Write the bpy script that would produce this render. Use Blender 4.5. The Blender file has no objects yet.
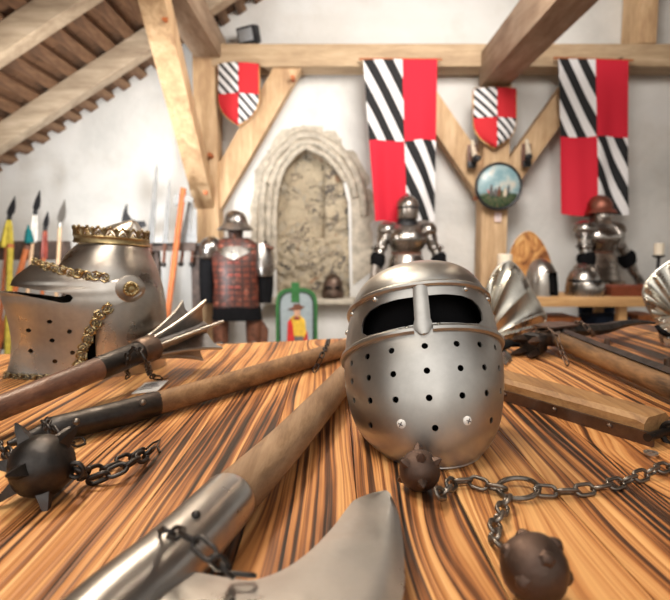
import bpy, bmesh, math, random
from mathutils import Vector, Matrix, Euler, noise as mnoise
random.seed(7)
C = bpy.context.scene.collection
PI = math.pi
F = 525.0
CAM = Vector((0, 0, 1.25))
TH = math.atan(50.0 / F)
TZ = 0.96                       # table top height

# ------------------------------------------------------------------ helpers
def ray(px, py):
    u = (px - 335.0) / F; v = -(py - 300.0) / F
    return Vector((u, math.cos(TH) + v * math.sin(TH), -math.sin(TH) + v * math.cos(TH)))
def P(px, py, Y):
    d = ray(px, py); return CAM + d * (Y / d.y)
def T(px, py, z=0.0):
    d = ray(px, py); return CAM + d * ((TZ + z - CAM.z) / d.z)
def V(*a): return Vector(a)
def lerp(a, b, t): return a + (b - a) * t

def new(): return bmesh.new()
def root_matrix(o):
    m = Matrix.LocRotScale(o.location, o.rotation_euler, o.scale)
    return root_matrix(o.parent) @ m if o.parent else m
def obj(name, bm, m, parent=None, world=False, sharp=0.7, mats=None):
    if world and parent is not None:
        bm.transform(root_matrix(parent).inverted())
    bmesh.ops.recalc_face_normals(bm, faces=bm.faces[:])
    me = bpy.data.meshes.new(name)
    bm.to_mesh(me); bm.free()
    for k in (mats or [m]): me.materials.append(k)
    for p in me.polygons: p.use_smooth = True
    try: me.set_sharp_from_angle(angle=sharp)
    except Exception: pass
    o = bpy.data.objects.new(name, me); C.objects.link(o)
    if parent is not None: o.parent = parent
    return o
def tag(o, label, cat, group=None, kind=None):
    o['label'] = label; o['category'] = cat
    if group: o['group'] = group
    if kind: o['kind'] = kind
    return o
def thing(name, label, cat, loc=(0, 0, 0), rot=(0, 0, 0), group=None, scale=1.0):
    o = bpy.data.objects.new(name, None); C.objects.link(o)
    o.empty_display_size = .05
    o.location = loc; o.rotation_euler = rot; o.scale = (scale,) * 3
    return tag(o, label, cat, group)
def struct(name, bm, m, parent=None, mats=None, sharp=.5):
    o = obj(name, bm, m, parent, mats=mats, sharp=sharp)
    if parent is None: o['kind'] = 'structure'
    return o
def dup_tree(o, parent=None):
    c = o.copy(); C.objects.link(c)
    if parent is not None: c.parent = parent
    for ch in list(o.children): dup_tree(ch, c)
    return c

def box(bm, c, s, rot=None, mi=0, bev=0.0):
    m = Matrix.Translation(Vector(c)) @ (rot.to_4x4() if rot is not None else Matrix()) @ Matrix.Diagonal((s[0], s[1], s[2], 1))
    r = bmesh.ops.create_cube(bm, size=1.0, matrix=m)
    fs = set(f for v in r['verts'] for f in v.link_faces)
    for f in fs: f.material_index = mi
    if bev > 0:
        es = list(set(e for v in r['verts'] for e in v.link_edges))
        bmesh.ops.bevel(bm, geom=es, offset=bev, segments=2, profile=.6, affect='EDGES')
def frame_of(d, up=Vector((0, 0, 1))):
    d = d.normalized()
    if abs(d.dot(up)) > .98: up = Vector((0, 1, 0))
    s = d.cross(up).normalized(); u = s.cross(d).normalized()
    return Matrix((s, d, u)).transposed()      # columns side, dir, up
def beam_bm(bm, p0, p1, w, h, up=Vector((0, 0, 1)), bev=.006):
    p0 = Vector(p0); p1 = Vector(p1); d = p1 - p0
    box(bm, (p0 + p1) / 2, (w, d.length, h), frame_of(d, up), bev=bev)
def skin(bm, rings, closed=True, cap0=True, cap1=True, mi=0):
    vs = [[bm.verts.new(p) for p in r] for r in rings]
    n = len(rings[0])
    for a, b in zip(vs[:-1], vs[1:]):
        for i in range(n if closed else n - 1):
            j = (i + 1) % n
            try:
                f = bm.faces.new((a[i], a[j], b[j], b[i])); f.material_index = mi
            except ValueError: pass
    if closed and cap0:
        f = bm.faces.new(list(reversed(vs[0]))); f.material_index = mi
    if closed and cap1:
        f = bm.faces.new(vs[-1]); f.material_index = mi
    return vs
def tube(bm, pts, r, n=10, closed=False, flat=1.0, up=Vector((0, 0, 1)), cap=True, mi=0):
    pts = [Vector(p) for p in pts]; N = len(pts)
    rs = r if isinstance(r, (list, tuple)) else [r] * N
    rings = []
    for i, p in enumerate(pts):
        if closed: t = pts[(i + 1) % N] - pts[i - 1]
        else: t = pts[min(i + 1, N - 1)] - pts[max(i - 1, 0)]
        m = frame_of(t, up)
        s = m.col[0]; u = m.col[2]
        rings.append([p + (s * math.cos(2 * PI * k / n) + u * flat * math.sin(2 * PI * k / n)) * rs[i] for k in range(n)])
    if closed:
        vs = [[bm.verts.new(q) for q in rg] for rg in rings]
        for i in range(N):
            a = vs[i]; b = vs[(i + 1) % N]
            for k in range(n):
                f = bm.faces.new((a[k], a[(k + 1) % n], b[(k + 1) % n], b[k])); f.material_index = mi
    else: skin(bm, rings, True, cap, cap, mi)
def loft(bm, rings, n=28, cap=True, power=2.0, mi=0):
    """rings: (cx, cy, cz, a, b) horizontal (super)ellipses"""
    out = []
    for (cx, cy, cz, a, b) in rings:
        rg = []
        for k in range(n):
            t = 2 * PI * k / n; c, s = math.cos(t), math.sin(t)
            rg.append(V(cx + a * math.copysign(abs(c) ** (2 / power), c), cy + b * math.copysign(abs(s) ** (2 / power), s), cz))
        out.append(rg)
    return skin(bm, out, True, cap, cap, mi)
def lathe(bm, prof, n=32, c=(0, 0, 0), m=None, cap=True, mi=0):
    rings = []
    for (r, z) in prof:
        rings.append([V(c[0] + r * math.cos(2 * PI * k / n), c[1] + r * math.sin(2 * PI * k / n), c[2] + z) for k in range(n)])
    if m is not None: rings = [[m @ p for p in rg] for rg in rings]
    return skin(bm, rings, True, cap, cap, mi)
def sphere(bm, c, r, s=(1, 1, 1), u=14, v=10, rot=None, mi=0):
    m = Matrix.Translation(Vector(c)) @ (rot.to_4x4() if rot is not None else Matrix()) @ Matrix.Diagonal((s[0] * r, s[1] * r, s[2] * r, 1))
    q = bmesh.ops.create_uvsphere(bm, u_segments=u, v_segments=v, radius=1.0, matrix=m)
    for w in q['verts']:
        for f in w.link_faces: f.material_index = mi
def prism(bm, poly, d, mi=0):
    """poly: list of 3-d points (planar); d: extrusion vector"""
    d = Vector(d)
    a = [bm.verts.new(Vector(p)) for p in poly]; b = [bm.verts.new(Vector(p) + d) for p in poly]
    n = len(poly)
    f = bm.faces.new(a); g = bm.faces.new(list(reversed(b)))
    fs = [f, g]
    for i in range(n):
        fs.append(bm.faces.new((a[i], b[i], b[(i + 1) % n], a[(i + 1) % n])))
    for q in fs: q.material_index = mi
def crom(P0, t):
    """catmull-rom through rows of numbers"""
    n = len(P0) - 1
    i = max(0, min(n - 1, int(math.floor(t)))); f = t - i
    a = P0[max(i - 1, 0)]; b = P0[i]; c = P0[i + 1]; d = P0[min(i + 2, n)]
    return [.5 * (2 * y + (z - x) * f + (2 * x - 5 * y + 4 * z - w) * f * f + (-x + 3 * y - 3 * z + w) * f ** 3) for x, y, z, w in zip(a, b, c, d)]
def smooth_path(pts, k=6):
    pts = [list(p) for p in pts]; out = []
    for i in range((len(pts) - 1) * k + 1): out.append(Vector(crom(pts, i / k)))
    return out
def resample(pts, step):
    pts = [Vector(p) for p in pts]; out = [pts[0].copy()]; acc = 0.0
    for a, b in zip(pts[:-1], pts[1:]):
        L = (b - a).length
        if L < 1e-9: continue
        d = step - acc
        while d <= L:
            out.append(a + (b - a) * (d / L)); d += step
        acc = L - (d - step)
    return out
def solid_shell(bm, th):
    """thicken an open sheet along its normals (both sides keep the outline)"""
    bmesh.ops.recalc_face_normals(bm, faces=bm.faces[:])
    bmesh.ops.solidify(bm, geom=bm.faces[:], thickness=th)
def boolean(o, cutters, op='DIFFERENCE'):
    for c in cutters:
        md = o.modifiers.new('b', 'BOOLEAN'); md.operation = op; md.solver = 'EXACT'; md.object = c
    bpy.context.view_layer.update()
    dg = bpy.context.evaluated_depsgraph_get()
    me = bpy.data.meshes.new_from_object(o.evaluated_get(dg))
    old = o.data; o.modifiers.clear(); o.data = me; bpy.data.meshes.remove(old)
    for c in cutters:
        m2 = c.data; bpy.data.objects.remove(c); bpy.data.meshes.remove(m2)
    for p in me.polygons: p.use_smooth = True
    try: me.set_sharp_from_angle(angle=.6)
    except Exception: pass
def subsurf(o, lv=1):
    md = o.modifiers.new('s', 'SUBSURF'); md.levels = lv; md.render_levels = lv

# ------------------------------------------------------------------ materials
def base(name, rough=.5, metal=0.0, col=(.5, .5, .5)):
    m = bpy.data.materials.new(name); m.use_nodes = True
    nt = m.node_tree; b = nt.nodes['Principled BSDF']
    b.inputs['Roughness'].default_value = rough; b.inputs['Metallic'].default_value = metal
    b.inputs['Base Color'].default_value = (*col, 1)
    return m, nt, b
def N(nt, t, **kw):
    n = nt.nodes.new(t)
    for k, v in kw.items(): setattr(n, k, v)
    return n
def lk(nt, a, b): nt.links.new(a, b)
def coords(nt, kind='Object', scale=(1, 1, 1), loc=(0, 0, 0), rot=(0, 0, 0)):
    tc = N(nt, 'ShaderNodeTexCoord'); mp = N(nt, 'ShaderNodeMapping')
    mp.inputs['Scale'].default_value = scale; mp.inputs['Location'].default_value = loc; mp.inputs['Rotation'].default_value = rot
    lk(nt, tc.outputs[kind], mp.inputs['Vector']); return mp.outputs[0]
def noise(nt, vec, scale=5, detail=4, rough=.55, dist=0):
    n = N(nt, 'ShaderNodeTexNoise'); n.inputs['Scale'].default_value = scale; n.inputs['Detail'].default_value = detail
    n.inputs['Roughness'].default_value = rough; n.inputs['Distortion'].default_value = dist
    if vec is not None: lk(nt, vec, n.inputs['Vector'])
    return n.outputs['Fac']
def ramp(nt, fac, stops, interp='LINEAR'):
    r = N(nt, 'ShaderNodeValToRGB'); cr = r.color_ramp; cr.interpolation = interp
    while len(cr.elements) < len(stops): cr.elements.new(.5)
    for e, (p, c) in zip(cr.elements, stops):
        e.position = p; e.color = (*c, 1) if len(c) == 3 else c
    lk(nt, fac, r.inputs[0]); return r.outputs[0]
def val(nt, fac, a, b, lo=0., hi=1.):
    r = N(nt, 'ShaderNodeMapRange'); r.inputs[1].default_value = a; r.inputs[2].default_value = b
    r.inputs[3].default_value = lo; r.inputs[4].default_value = hi
    lk(nt, fac, r.inputs[0]); return r.outputs[0]
def math_(nt, op, a, b=None, c=None):
    n = N(nt, 'ShaderNodeMath', operation=op)
    for i, x in enumerate((a, b, c)):
        if x is None: continue
        if isinstance(x, (int, float)): n.inputs[i].default_value = x
        else: lk(nt, x, n.inputs[i])
    return n.outputs[0]
def mixc(nt, fac, a, b, blend='MIX'):
    n = N(nt, 'ShaderNodeMix', data_type='RGBA', blend_type=blend)
    for i, x in ((0, fac), (6, a), (7, b)):
        if isinstance(x, (int, float)): n.inputs[i].default_value = x
        elif isinstance(x, tuple): n.inputs[i].default_value = (*x, 1)
        else: lk(nt, x, n.inputs[i])
    return n.outputs[2]
def bump(nt, b, h, strength=.3, dist=.01):
    n = N(nt, 'ShaderNodeBump'); n.inputs['Strength'].default_value = strength; n.inputs['Distance'].default_value = dist
    lk(nt, h, n.inputs['Height']); lk(nt, n.outputs[0], b.inputs['Normal'])

def steel(name, col=(.62, .60, .57), rough=.3, rust=.3, rustcol=(.16, .075, .035), scale=14, dark=.5, bmp=.08):
    m, nt, b = base(name, rough, 1.0)
    v = coords(nt)
    n1 = noise(nt, v, scale, 6, .65); n2 = noise(nt, v, scale * 5, 4, .6); n3 = noise(nt, v, scale * .45, 3, .5, .4)
    c = mixc(nt, val(nt, n1, .3, .75), tuple(x * dark for x in col), col)
    rf = math_(nt, 'MULTIPLY', val(nt, n3, .62 - .25 * rust, .80 - .22 * rust), val(nt, n2, .25, .6, .35, 1))
    rf = math_(nt, 'MULTIPLY', rf, min(1, .25 + rust))
    lk(nt, mixc(nt, rf, c, rustcol), b.inputs['Base Color'])
    r = math_(nt, 'ADD', val(nt, n1, .3, .7, rough + .10, rough - .05), math_(nt, 'MULTIPLY', rf, .3))
    lk(nt, r, b.inputs['Roughness'])
    lk(nt, math_(nt, 'SUBTRACT', 1.0, math_(nt, 'MULTIPLY', rf, .7)), b.inputs['Metallic'])
    bump(nt, b, math_(nt, 'ADD', n3, math_(nt, 'MULTIPLY', n2, .12)), bmp, .02)
    return m
def plain(name, col, rough=.7, metal=0., var=.25, scale=20, bmp=.1, vec=(1, 1, 1)):
    m, nt, b = base(name, rough, metal)
    n1 = noise(nt, coords(nt, scale=vec), scale, 5)
    lk(nt, mixc(nt, val(nt, n1, .3, .7), tuple(x * (1 - var) for x in col), tuple(min(1, x * (1 + var)) for x in col)), b.inputs['Base Color'])
    if bmp: bump(nt, b, n1, bmp, .01)
    if rough > .85: b.inputs['Specular IOR Level'].default_value = .15
    return m
def wood(name, c0, c1, c2, axis=2, scale=9, rough=.6, streak=14, kind='Object', bmp=.15):
    m, nt, b = base(name, rough)
    s = [streak] * 3; s[axis] = 1.0
    v = coords(nt, kind, scale=tuple(s))
    n1 = noise(nt, v, scale * .35, 5, .6, .6); n2 = noise(nt, v, scale * 2.2, 4, .6)
    n3 = noise(nt, coords(nt, kind), 3.0, 3)
    f = math_(nt, 'ADD', math_(nt, 'MULTIPLY', n1, .7), math_(nt, 'MULTIPLY', n2, .3))
    col = ramp(nt, f, [(.33, c0), (.5, c1), (.66, c2)])
    col = mixc(nt, val(nt, n3, .4, .75, 0, .45), col, c0)
    lk(nt, col, b.inputs['Base Color'])
    bump(nt, b, f, bmp, .01)
    return m

def table_wood():
    m, nt, b = base('burnt_plank_wood', .42)
    tc = N(nt, 'ShaderNodeTexCoord'); sp = N(nt, 'ShaderNodeSeparateXYZ'); lk(nt, tc.outputs['Object'], sp.inputs[0])
    at = N(nt, 'ShaderNodeAttribute', attribute_name='plank'); pr = at.outputs['Fac']
    x = sp.outputs[0]; y = math_(nt, 'ADD', sp.outputs[1], math_(nt, 'MULTIPLY', pr, 37.0))
    def cv(sx, sy, off=0.):
        c = N(nt, 'ShaderNodeCombineXYZ'); lk(nt, math_(nt, 'MULTIPLY', x, sx), c.inputs[0]); lk(nt, math_(nt, 'MULTIPLY', y, sy), c.inputs[1])
        lk(nt, math_(nt, 'ADD', math_(nt, 'MULTIPLY', pr, 11.0), off), c.inputs[2]); return c.outputs[0]
    # knots: humps in the growth-ring field
    vo = N(nt, 'ShaderNodeTexVoronoi', feature='F1'); vo.inputs['Scale'].default_value = 1.0; vo.inputs['Randomness'].default_value = 1.0
    lk(nt, cv(7.0, 1.7), vo.inputs['Vector'])
    d = vo.outputs['Distance']
    hump = math_(nt, 'POWER', 2.718, math_(nt, 'MULTIPLY', math_(nt, 'MULTIPLY', d, d), -14.0))
    warp = noise(nt, cv(4, .8), 1.0, 3, .5)
    warp2 = noise(nt, cv(30, 3.5), 1.0, 3, .5)
    field = math_(nt, 'ADD', x, math_(nt, 'ADD', math_(nt, 'MULTIPLY', hump, .042), math_(nt, 'ADD', math_(nt, 'MULTIPLY', warp, .060), math_(nt, 'MULTIPLY', warp2, .006))))
    def fv(k, sy, off):
        c = N(nt, 'ShaderNodeCombineXYZ'); lk(nt, math_(nt, 'MULTIPLY', field, k), c.inputs[0]); lk(nt, math_(nt, 'MULTIPLY', y, sy), c.inputs[1])
        lk(nt, math_(nt, 'ADD', math_(nt, 'MULTIPLY', pr, 11.0), off), c.inputs[2]); return c.outputs[0]
    lines = noise(nt, fv(120, .55, 0.), 1.0, 3, .62)
    fine = noise(nt, fv(230, 1.2, 3.), 1.0, 3, .55)
    ph = math_(nt, 'MULTIPLY', field, 2 * PI * 95)
    s = math_(nt, 'MULTIPLY', math_(nt, 'ADD', math_(nt, 'SINE', math_(nt, 'ADD', ph, math_(nt, 'MULTIPLY', lines, 5.0))), 1.0), .5)
    fib = noise(nt, cv(300, 5), 1.0, 3, .6)
    burn = noise(nt, cv(8, 1.0, 5.), 1.0, 4, .6)
    f = math_(nt, 'ADD', math_(nt, 'MULTIPLY', val(nt, lines, .32, .66), .62), math_(nt, 'MULTIPLY', s, .13))
    f = math_(nt, 'ADD', f, math_(nt, 'MULTIPLY', val(nt, fine, .32, .62), .27))
    f = math_(nt, 'ADD', f, math_(nt, 'MULTIPLY', fib, .14))
    f = math_(nt, 'SUBTRACT', f, math_(nt, 'MULTIPLY', val(nt, burn, .49, .70), .42))
    f = math_(nt, 'SUBTRACT', f, math_(nt, 'MULTIPLY', math_(nt, 'MULTIPLY', val(nt, x, .12, .75), val(nt, burn, .30, .58)), .26))
    f = math_(nt, 'SUBTRACT', f, math_(nt, 'MULTIPLY', val(nt, d, .13, .04), .25))
    f = math_(nt, 'ADD', f, math_(nt, 'MULTIPLY', math_(nt, 'SUBTRACT', pr, .5), .14))
    col = ramp(nt, f, [(.10, (.012, .007, .005)), (.27, (.075, .028, .011)), (.40, (.26, .092, .028)), (.55, (.49, .205, .062)), (.84, (.74, .41, .16))])
    lk(nt, col, b.inputs['Base Color'])
    lk(nt, val(nt, f, .1, .8, .36, .56), b.inputs['Roughness'])
    bump(nt, b, math_(nt, 'ADD', s, fib), .25, .0015)
    return m

M = {}
M['table'] = table_wood()
M['steel_bright'] = steel('bright_steel', (.74, .72, .68), .24, .12, scale=9, dark=.72)
M['steel_helm'] = steel('brushed_helm_steel', (.60, .585, .56), .36, .25, (.26, .13, .06), scale=10, dark=.66, bmp=.05)
M['steel_brown'] = steel('browned_steel', (.60, .56, .515), .27, .55, (.20, .125, .085), scale=9, dark=.55, bmp=.12)
M['steel_axe'] = steel('axe_steel', (.60, .585, .57), .30, .25, (.27, .14, .07), scale=12, dark=.7)
M['steel_fan'] = steel('fluted_plate_steel', (.70, .67, .60), .27, .18, scale=11, dark=.65)
M['iron'] = steel('dark_iron', (.085, .078, .075), .42, .35, (.09, .045, .03), scale=30, dark=.5, bmp=.2)
M['iron_brown'] = steel('rusty_brown_iron', (.20, .145, .115), .42, .6, (.12, .065, .045), scale=28, dark=.6, bmp=.2)
M['ball_iron'] = steel('brown_ball_iron', (.15, .105, .085), .42, .6, (.10, .055, .04), scale=28, dark=.6, bmp=.2)
M['pale_ink'] = plain('faded_ink', (.42, .40, .40), .8, bmp=0)
M['chain'] = steel('chain_iron', (.28, .25, .22), .36, .4, (.13, .075, .045), scale=60, dark=.5, bmp=.1)
M['mace'] = steel('mace_steel', (.36, .345, .33), .36, .4, (.15, .10, .07), scale=20, dark=.5)
M['edge'] = steel('polished_edge', (.52, .50, .47), .42, .1, scale=30, dark=.8)
M['sword'] = plain('grey_sword_steel', (.20, .20, .20), .45, .5)
M['brass'] = steel('aged_brass', (.60, .47, .25), .32, .35, (.10, .06, .02), scale=50, dark=.45)
M['brass_dark'] = steel('dark_brass', (.38, .29, .16), .34, .4, (.06, .04, .02), scale=40, dark=.45)
M['suit'] = steel('suit_steel', (.52, .49, .46), .24, .35, (.20, .11, .06), scale=7, dark=.5)
M['suit_warm'] = steel('warm_suit_steel', (.42, .36, .31), .27, .6, (.28, .13, .06), scale=6, dark=.45)
M['haft'] = wood('ash_haft_wood', (.13, .065, .03), (.25, .135, .06), (.36, .21, .10), axis=1, scale=10)
M['haft_grey'] = wood('worn_haft_wood', (.15, .085, .045), (.27, .165, .09), (.38, .25, .15), axis=1, scale=10)
M['haft_red'] = wood('reddish_haft_wood', (.06, .03, .022), (.14, .065, .042), (.22, .11, .07), axis=1, scale=10, rough=.4)
M['haft_worn'] = wood('pitted_haft_wood', (.04, .022, .012), (.26, .14, .06), (.48, .29, .13), axis=1, scale=10, streak=5)
M['flail_wood'] = wood('flail_handle_wood', (.20, .10, .04), (.34, .185, .075), (.45, .27, .12), axis=1, scale=9)
M['frame'] = wood('pale_timber', (.36, .21, .11), (.57, .38, .21), (.74, .54, .33), axis=2, scale=4, streak=8, rough=.7)
M['frame_x'] = wood('pale_timber_lying', (.33, .22, .13), (.50, .36, .22), (.66, .50, .33), axis=0, scale=4, streak=8, rough=.7)
M['frame_y'] = wood('grey_timber_depth', (.22, .14, .09), (.38, .27, .18), (.52, .40, .29), axis=1, scale=4, streak=8, rough=.75)
M['rafter'] = wood('grey_rafter_timber', (.26, .19, .13), (.43, .34, .24), (.58, .47, .35), axis=0, scale=4, streak=8, rough=.75)
M['board'] = wood('brown_roof_boards', (.06, .03, .015), (.16, .08, .04), (.27, .14, .07), axis=1, scale=4, streak=6, rough=.8)
M['batten'] = wood('roof_batten_wood', (.07, .035, .018), (.18, .09, .045), (.32, .19, .10), axis=1, scale=4, streak=6, rough=.8)
M['bench'] = wood('pine_bench_wood', (.38, .20, .08), (.56, .33, .14), (.70, .46, .23), axis=0, scale=5, streak=8)
def flamed():
    m, nt, b = base('flamed_panel_wood', .5)
    n = noise(nt, coords(nt, scale=(3.2, 3.2, 1.8)), 2.2, 4, .6, 1.6); n2 = noise(nt, coords(nt, scale=(9, 9, 1)), 6, 3)
    lk(nt, ramp(nt, math_(nt, 'ADD', math_(nt, 'MULTIPLY', n, .85), math_(nt, 'MULTIPLY', n2, .15)), [(.36, (.16, .05, .015)), (.46, (.46, .20, .06)), (.55, (.66, .37, .13)), (.68, (.76, .52, .26))]), b.inputs['Base Color']); return m
M['flamed'] = flamed()
M['shaft_orange'] = plain('orange_shaft_wood', (.42, .12, .035), .6)
M['shaft_pale'] = plain('pale_shaft_wood', (.62, .42, .26), .6)
M['rack'] = plain('dark_rack_wood', (.07, .045, .035), .7, var=.5)
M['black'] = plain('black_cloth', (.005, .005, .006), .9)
M['blackmetal'] = plain('black_blade', (.02, .02, .023), .45, .3)
M['navy'] = plain('navy_cloth', (.012, .02, .04), .9, var=.5)
M['leather'] = plain('brown_leather', (.13, .05, .028), .5, var=.5, scale=25)
M['leather_red'] = plain('red_leather', (.28, .05, .035), .5, var=.4)
M['yellow'] = plain('yellow_tassel', (.46, .37, .06), .9)
M['teal'] = plain('teal_tassel', (.012, .13, .14), .9)
M['white_cloth'] = plain('white_tassel', (.7, .68, .64), .9)
M['paper'] = plain('paper', (.90, .88, .85), .8, var=.04, bmp=0)
M['ink'] = plain('ink', (.12, .11, .11), .8, bmp=0)
M['pink'] = plain('pale_pink_paper', (.78, .62, .60), .8, var=.04, bmp=0)
M['wax'] = plain('candle_wax', (.80, .72, .58), .5, var=.05, bmp=0)
M['tray'] = plain('red_brown_tray', (.20, .05, .025), .5)
M['orangewood'] = plain('orange_stained_wood', (.42, .14, .04), .6, var=.6, scale=9)
M['horn'] = plain('pale_horn', (.62, .54, .42), .5, var=.3)
M['glass_lamp'] = plain('lamp_glass', (.30, .31, .32), .2, var=.1, bmp=0)
M['green'] = plain('green_paint', (.025, .14, .035), .5, var=.2)
M['green_dark'] = plain('dark_green_paint', (.03, .055, .04), .5)
M['paleblue'] = plain('grey_blue_paint', (.30, .36, .39), .6, var=.1)
M['red_paint'] = plain('red_paint', (.55, .03, .025), .5)
M['yellow_paint'] = plain('yellow_paint', (.72, .46, .05), .5)
M['skin_paint'] = plain('flesh_paint', (.62, .36, .24), .5)
M['stone'] = plain('worn_stone', (.50, .45, .37), .85, var=.3, scale=14, bmp=.5)
M['floor'] = plain('earth_floor_tiles', (.22, .16, .12), .8, var=.3, scale=5)
M['dark_wood_head'] = plain('dark_wood_head', (.05, .025, .018), .6)

def plaster():
    m, nt, b = base('lime_plaster', .9)
    v = coords(nt); n1 = noise(nt, v, .9, 6, .6, .3); n2 = noise(nt, v, 9, 5); n3 = noise(nt, v, 2.2, 4, .6)
    c = ramp(nt, n1, [(.35, (.60, .60, .58)), (.5, (.74, .735, .71)), (.7, (.80, .80, .79))])
    c = mixc(nt, val(nt, n3, .55, .78, 0, .35), c, (.52, .47, .40))
    lk(nt, c, b.inputs['Base Color']); bump(nt, b, math_(nt, 'ADD', n1, math_(nt, 'MULTIPLY', n2, .3)), .4, .05)
    return m
M['plaster'] = plaster()
def rubble():
    m, nt, b = base('rubble_masonry', .95)
    v = coords(nt); w = noise(nt, v, 4, 3)
    mp = N(nt, 'ShaderNodeVectorMath', operation='ADD'); lk(nt, v, mp.inputs[0]); lk(nt, w, mp.inputs[1])
    vo = N(nt, 'ShaderNodeTexVoronoi'); vo.inputs['Scale'].default_value = 8.5; lk(nt, mp.outputs[0], vo.inputs['Vector'])
    ve = N(nt, 'ShaderNodeTexVoronoi', feature='DISTANCE_TO_EDGE'); ve.inputs['Scale'].default_value = 8.5; lk(nt, mp.outputs[0], ve.inputs['Vector'])
    sx = N(nt, 'ShaderNodeSeparateColor'); lk(nt, vo.outputs['Color'], sx.inputs[0])
    st = ramp(nt, sx.outputs[0], [(.0, (.06, .055, .05)), (.3, (.17, .14, .11)), (.55, (.36, .30, .22)), (.9, (.50, .45, .36)), (1., (.34, .18, .09))])
    n2 = noise(nt, v, 30, 4); st = mixc(nt, val(nt, n2, .3, .7, 0, .4), st, (.28, .25, .21))
    mort = (.50, .42, .30)
    pres = math_(nt, 'MULTIPLY', val(nt, ve.outputs['Distance'], .05, .16), val(nt, sx.outputs[1], .25, .5, .15, 1.))
    c = mixc(nt, pres, mort, st)
    c = mixc(nt, val(nt, noise(nt, v, 3.0, 4), .5, .75, 0, .5), c, (.46, .38, .27))
    lk(nt, c, b.inputs['Base Color'])
    bump(nt, b, math_(nt, 'ADD', math_(nt, 'MULTIPLY', pres, .7), math_(nt, 'MULTIPLY', n2, .5)), .8, .03)
    return m
M['rubble'] = rubble()
def heraldic(name, ux, a, bb, duty, red=(.62, .012, .035), white=(.80, .79, .80), vy=.5):
    """quartered: striped / red over red / striped, in UV (v downwards)"""
    m, nt, b = base(name, .85)
    tc = N(nt, 'ShaderNodeTexCoord'); sp = N(nt, 'ShaderNodeSeparateXYZ'); lk(nt, tc.outputs['UV'], sp.inputs[0])
    u, v = sp.outputs[0], sp.outputs[1]
    qx = math_(nt, 'GREATER_THAN', u, ux); qy = math_(nt, 'GREATER_THAN', v, vy)
    isred = math_(nt, 'ABSOLUTE', math_(nt, 'SUBTRACT', qx, qy))
    s = math_(nt, 'FRACT', math_(nt, 'ADD', math_(nt, 'SUBTRACT', math_(nt, 'MULTIPLY', u, a), math_(nt, 'MULTIPLY', v, bb)), 20.0))
    blk = math_(nt, 'LESS_THAN', s, duty)
    c = mixc(nt, blk, white, (.012, .012, .014)); c = mixc(nt, isred, c, red)
    lk(nt, c, b.inputs['Base Color'])
    return m
M['banner'] = heraldic('banner_cloth', .53, 3.75, 3.93, .52)
M['shield'] = heraldic('shield_paint', .52, 4.6, 6.1, .43, red=(.60, .02, .03))
def brigandine():
    m, nt, b = base('brigandine_leather', .45)
    br = N(nt, 'ShaderNodeTexBrick'); v = coords(nt, rot=(PI / 2, 0, 0))
    lk(nt, v, br.inputs['Vector'])
    br.offset = .0; br.inputs['Brick Width'].default_value = .30; br.inputs['Row Height'].default_value = .22
    br.inputs['Scale'].default_value = 4.2; br.inputs['Color1'].default_value = (.13, .03, .018, 1); br.inputs['Color2'].default_value = (.22, .055, .032, 1)
    br.inputs['Mortar'].default_value = (.02, .01, .01, 1); br.inputs['Mortar Size'].default_value = .03
    n = noise(nt, coords(nt), 16, 4)
    c = mixc(nt, val(nt, n, .40, .62, 0, .85), br.outputs['Color'], (.04, .018, .014))
    c = mixc(nt, val(nt, noise(nt, coords(nt, loc=(4, 3, 1)), 22, 3), .60, .72, 0, .55), c, (.55, .22, .15))
    lk(nt, c, b.inputs['Base Color']); bump(nt, b, br.outputs['Fac'], -.4, .02)
    return m
M['brigandine'] = brigandine()
def painting():
    m, nt, b = base('painted_landscape', .35)
    tc = N(nt, 'ShaderNodeTexCoord'); sp = N(nt, 'ShaderNodeSeparateXYZ'); lk(nt, tc.outputs['Object'], sp.inputs[0])
    n = noise(nt, tc.outputs['Object'], 11, 4); n2 = noise(nt, tc.outputs['Object'], 40, 4)
    h = math_(nt, 'ADD', math_(nt, 'ADD', sp.outputs[2], math_(nt, 'MULTIPLY', math_(nt, 'SUBTRACT', n, .5), .10)), math_(nt, 'MULTIPLY', math_(nt, 'ABSOLUTE', sp.outputs[0]), .18))
    sky = ramp(nt, n, [(.4, (.20, .34, .38)), (.55, (.34, .46, .48)), (.65, (.55, .52, .45))])
    gr = ramp(nt, n2, [(.35, (.015, .045, .02)), (.5, (.06, .10, .05)), (.68, (.17, .13, .08))])
    c = mixc(nt, val(nt, h, -.055, -.035), gr, sky)
    lk(nt, c, b.inputs['Base Color']); return m
M['painting'] = painting()
# ================================================================== SETTING
YW = 5.6                                     # back wall plane
pa, pb = P(0, 172, YW), P(166, 63, YW)       # line where roof meets the wall
SL = (pb.z - pa.z) / (pb.x - pa.x)
def roof_z(x): return pa.z + SL * (x - pa.x)
XR = 1.9; ZR = roof_z(XR)                    # ridge
XL = -4.6; XRW = 6.2
def roof2(x): return ZR - SL * (x - XR)
b = new(); box(b, (.7, 2.0, -.05), (12.4, 9.0, .1)); struct('floor', b, M['floor'])

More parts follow.
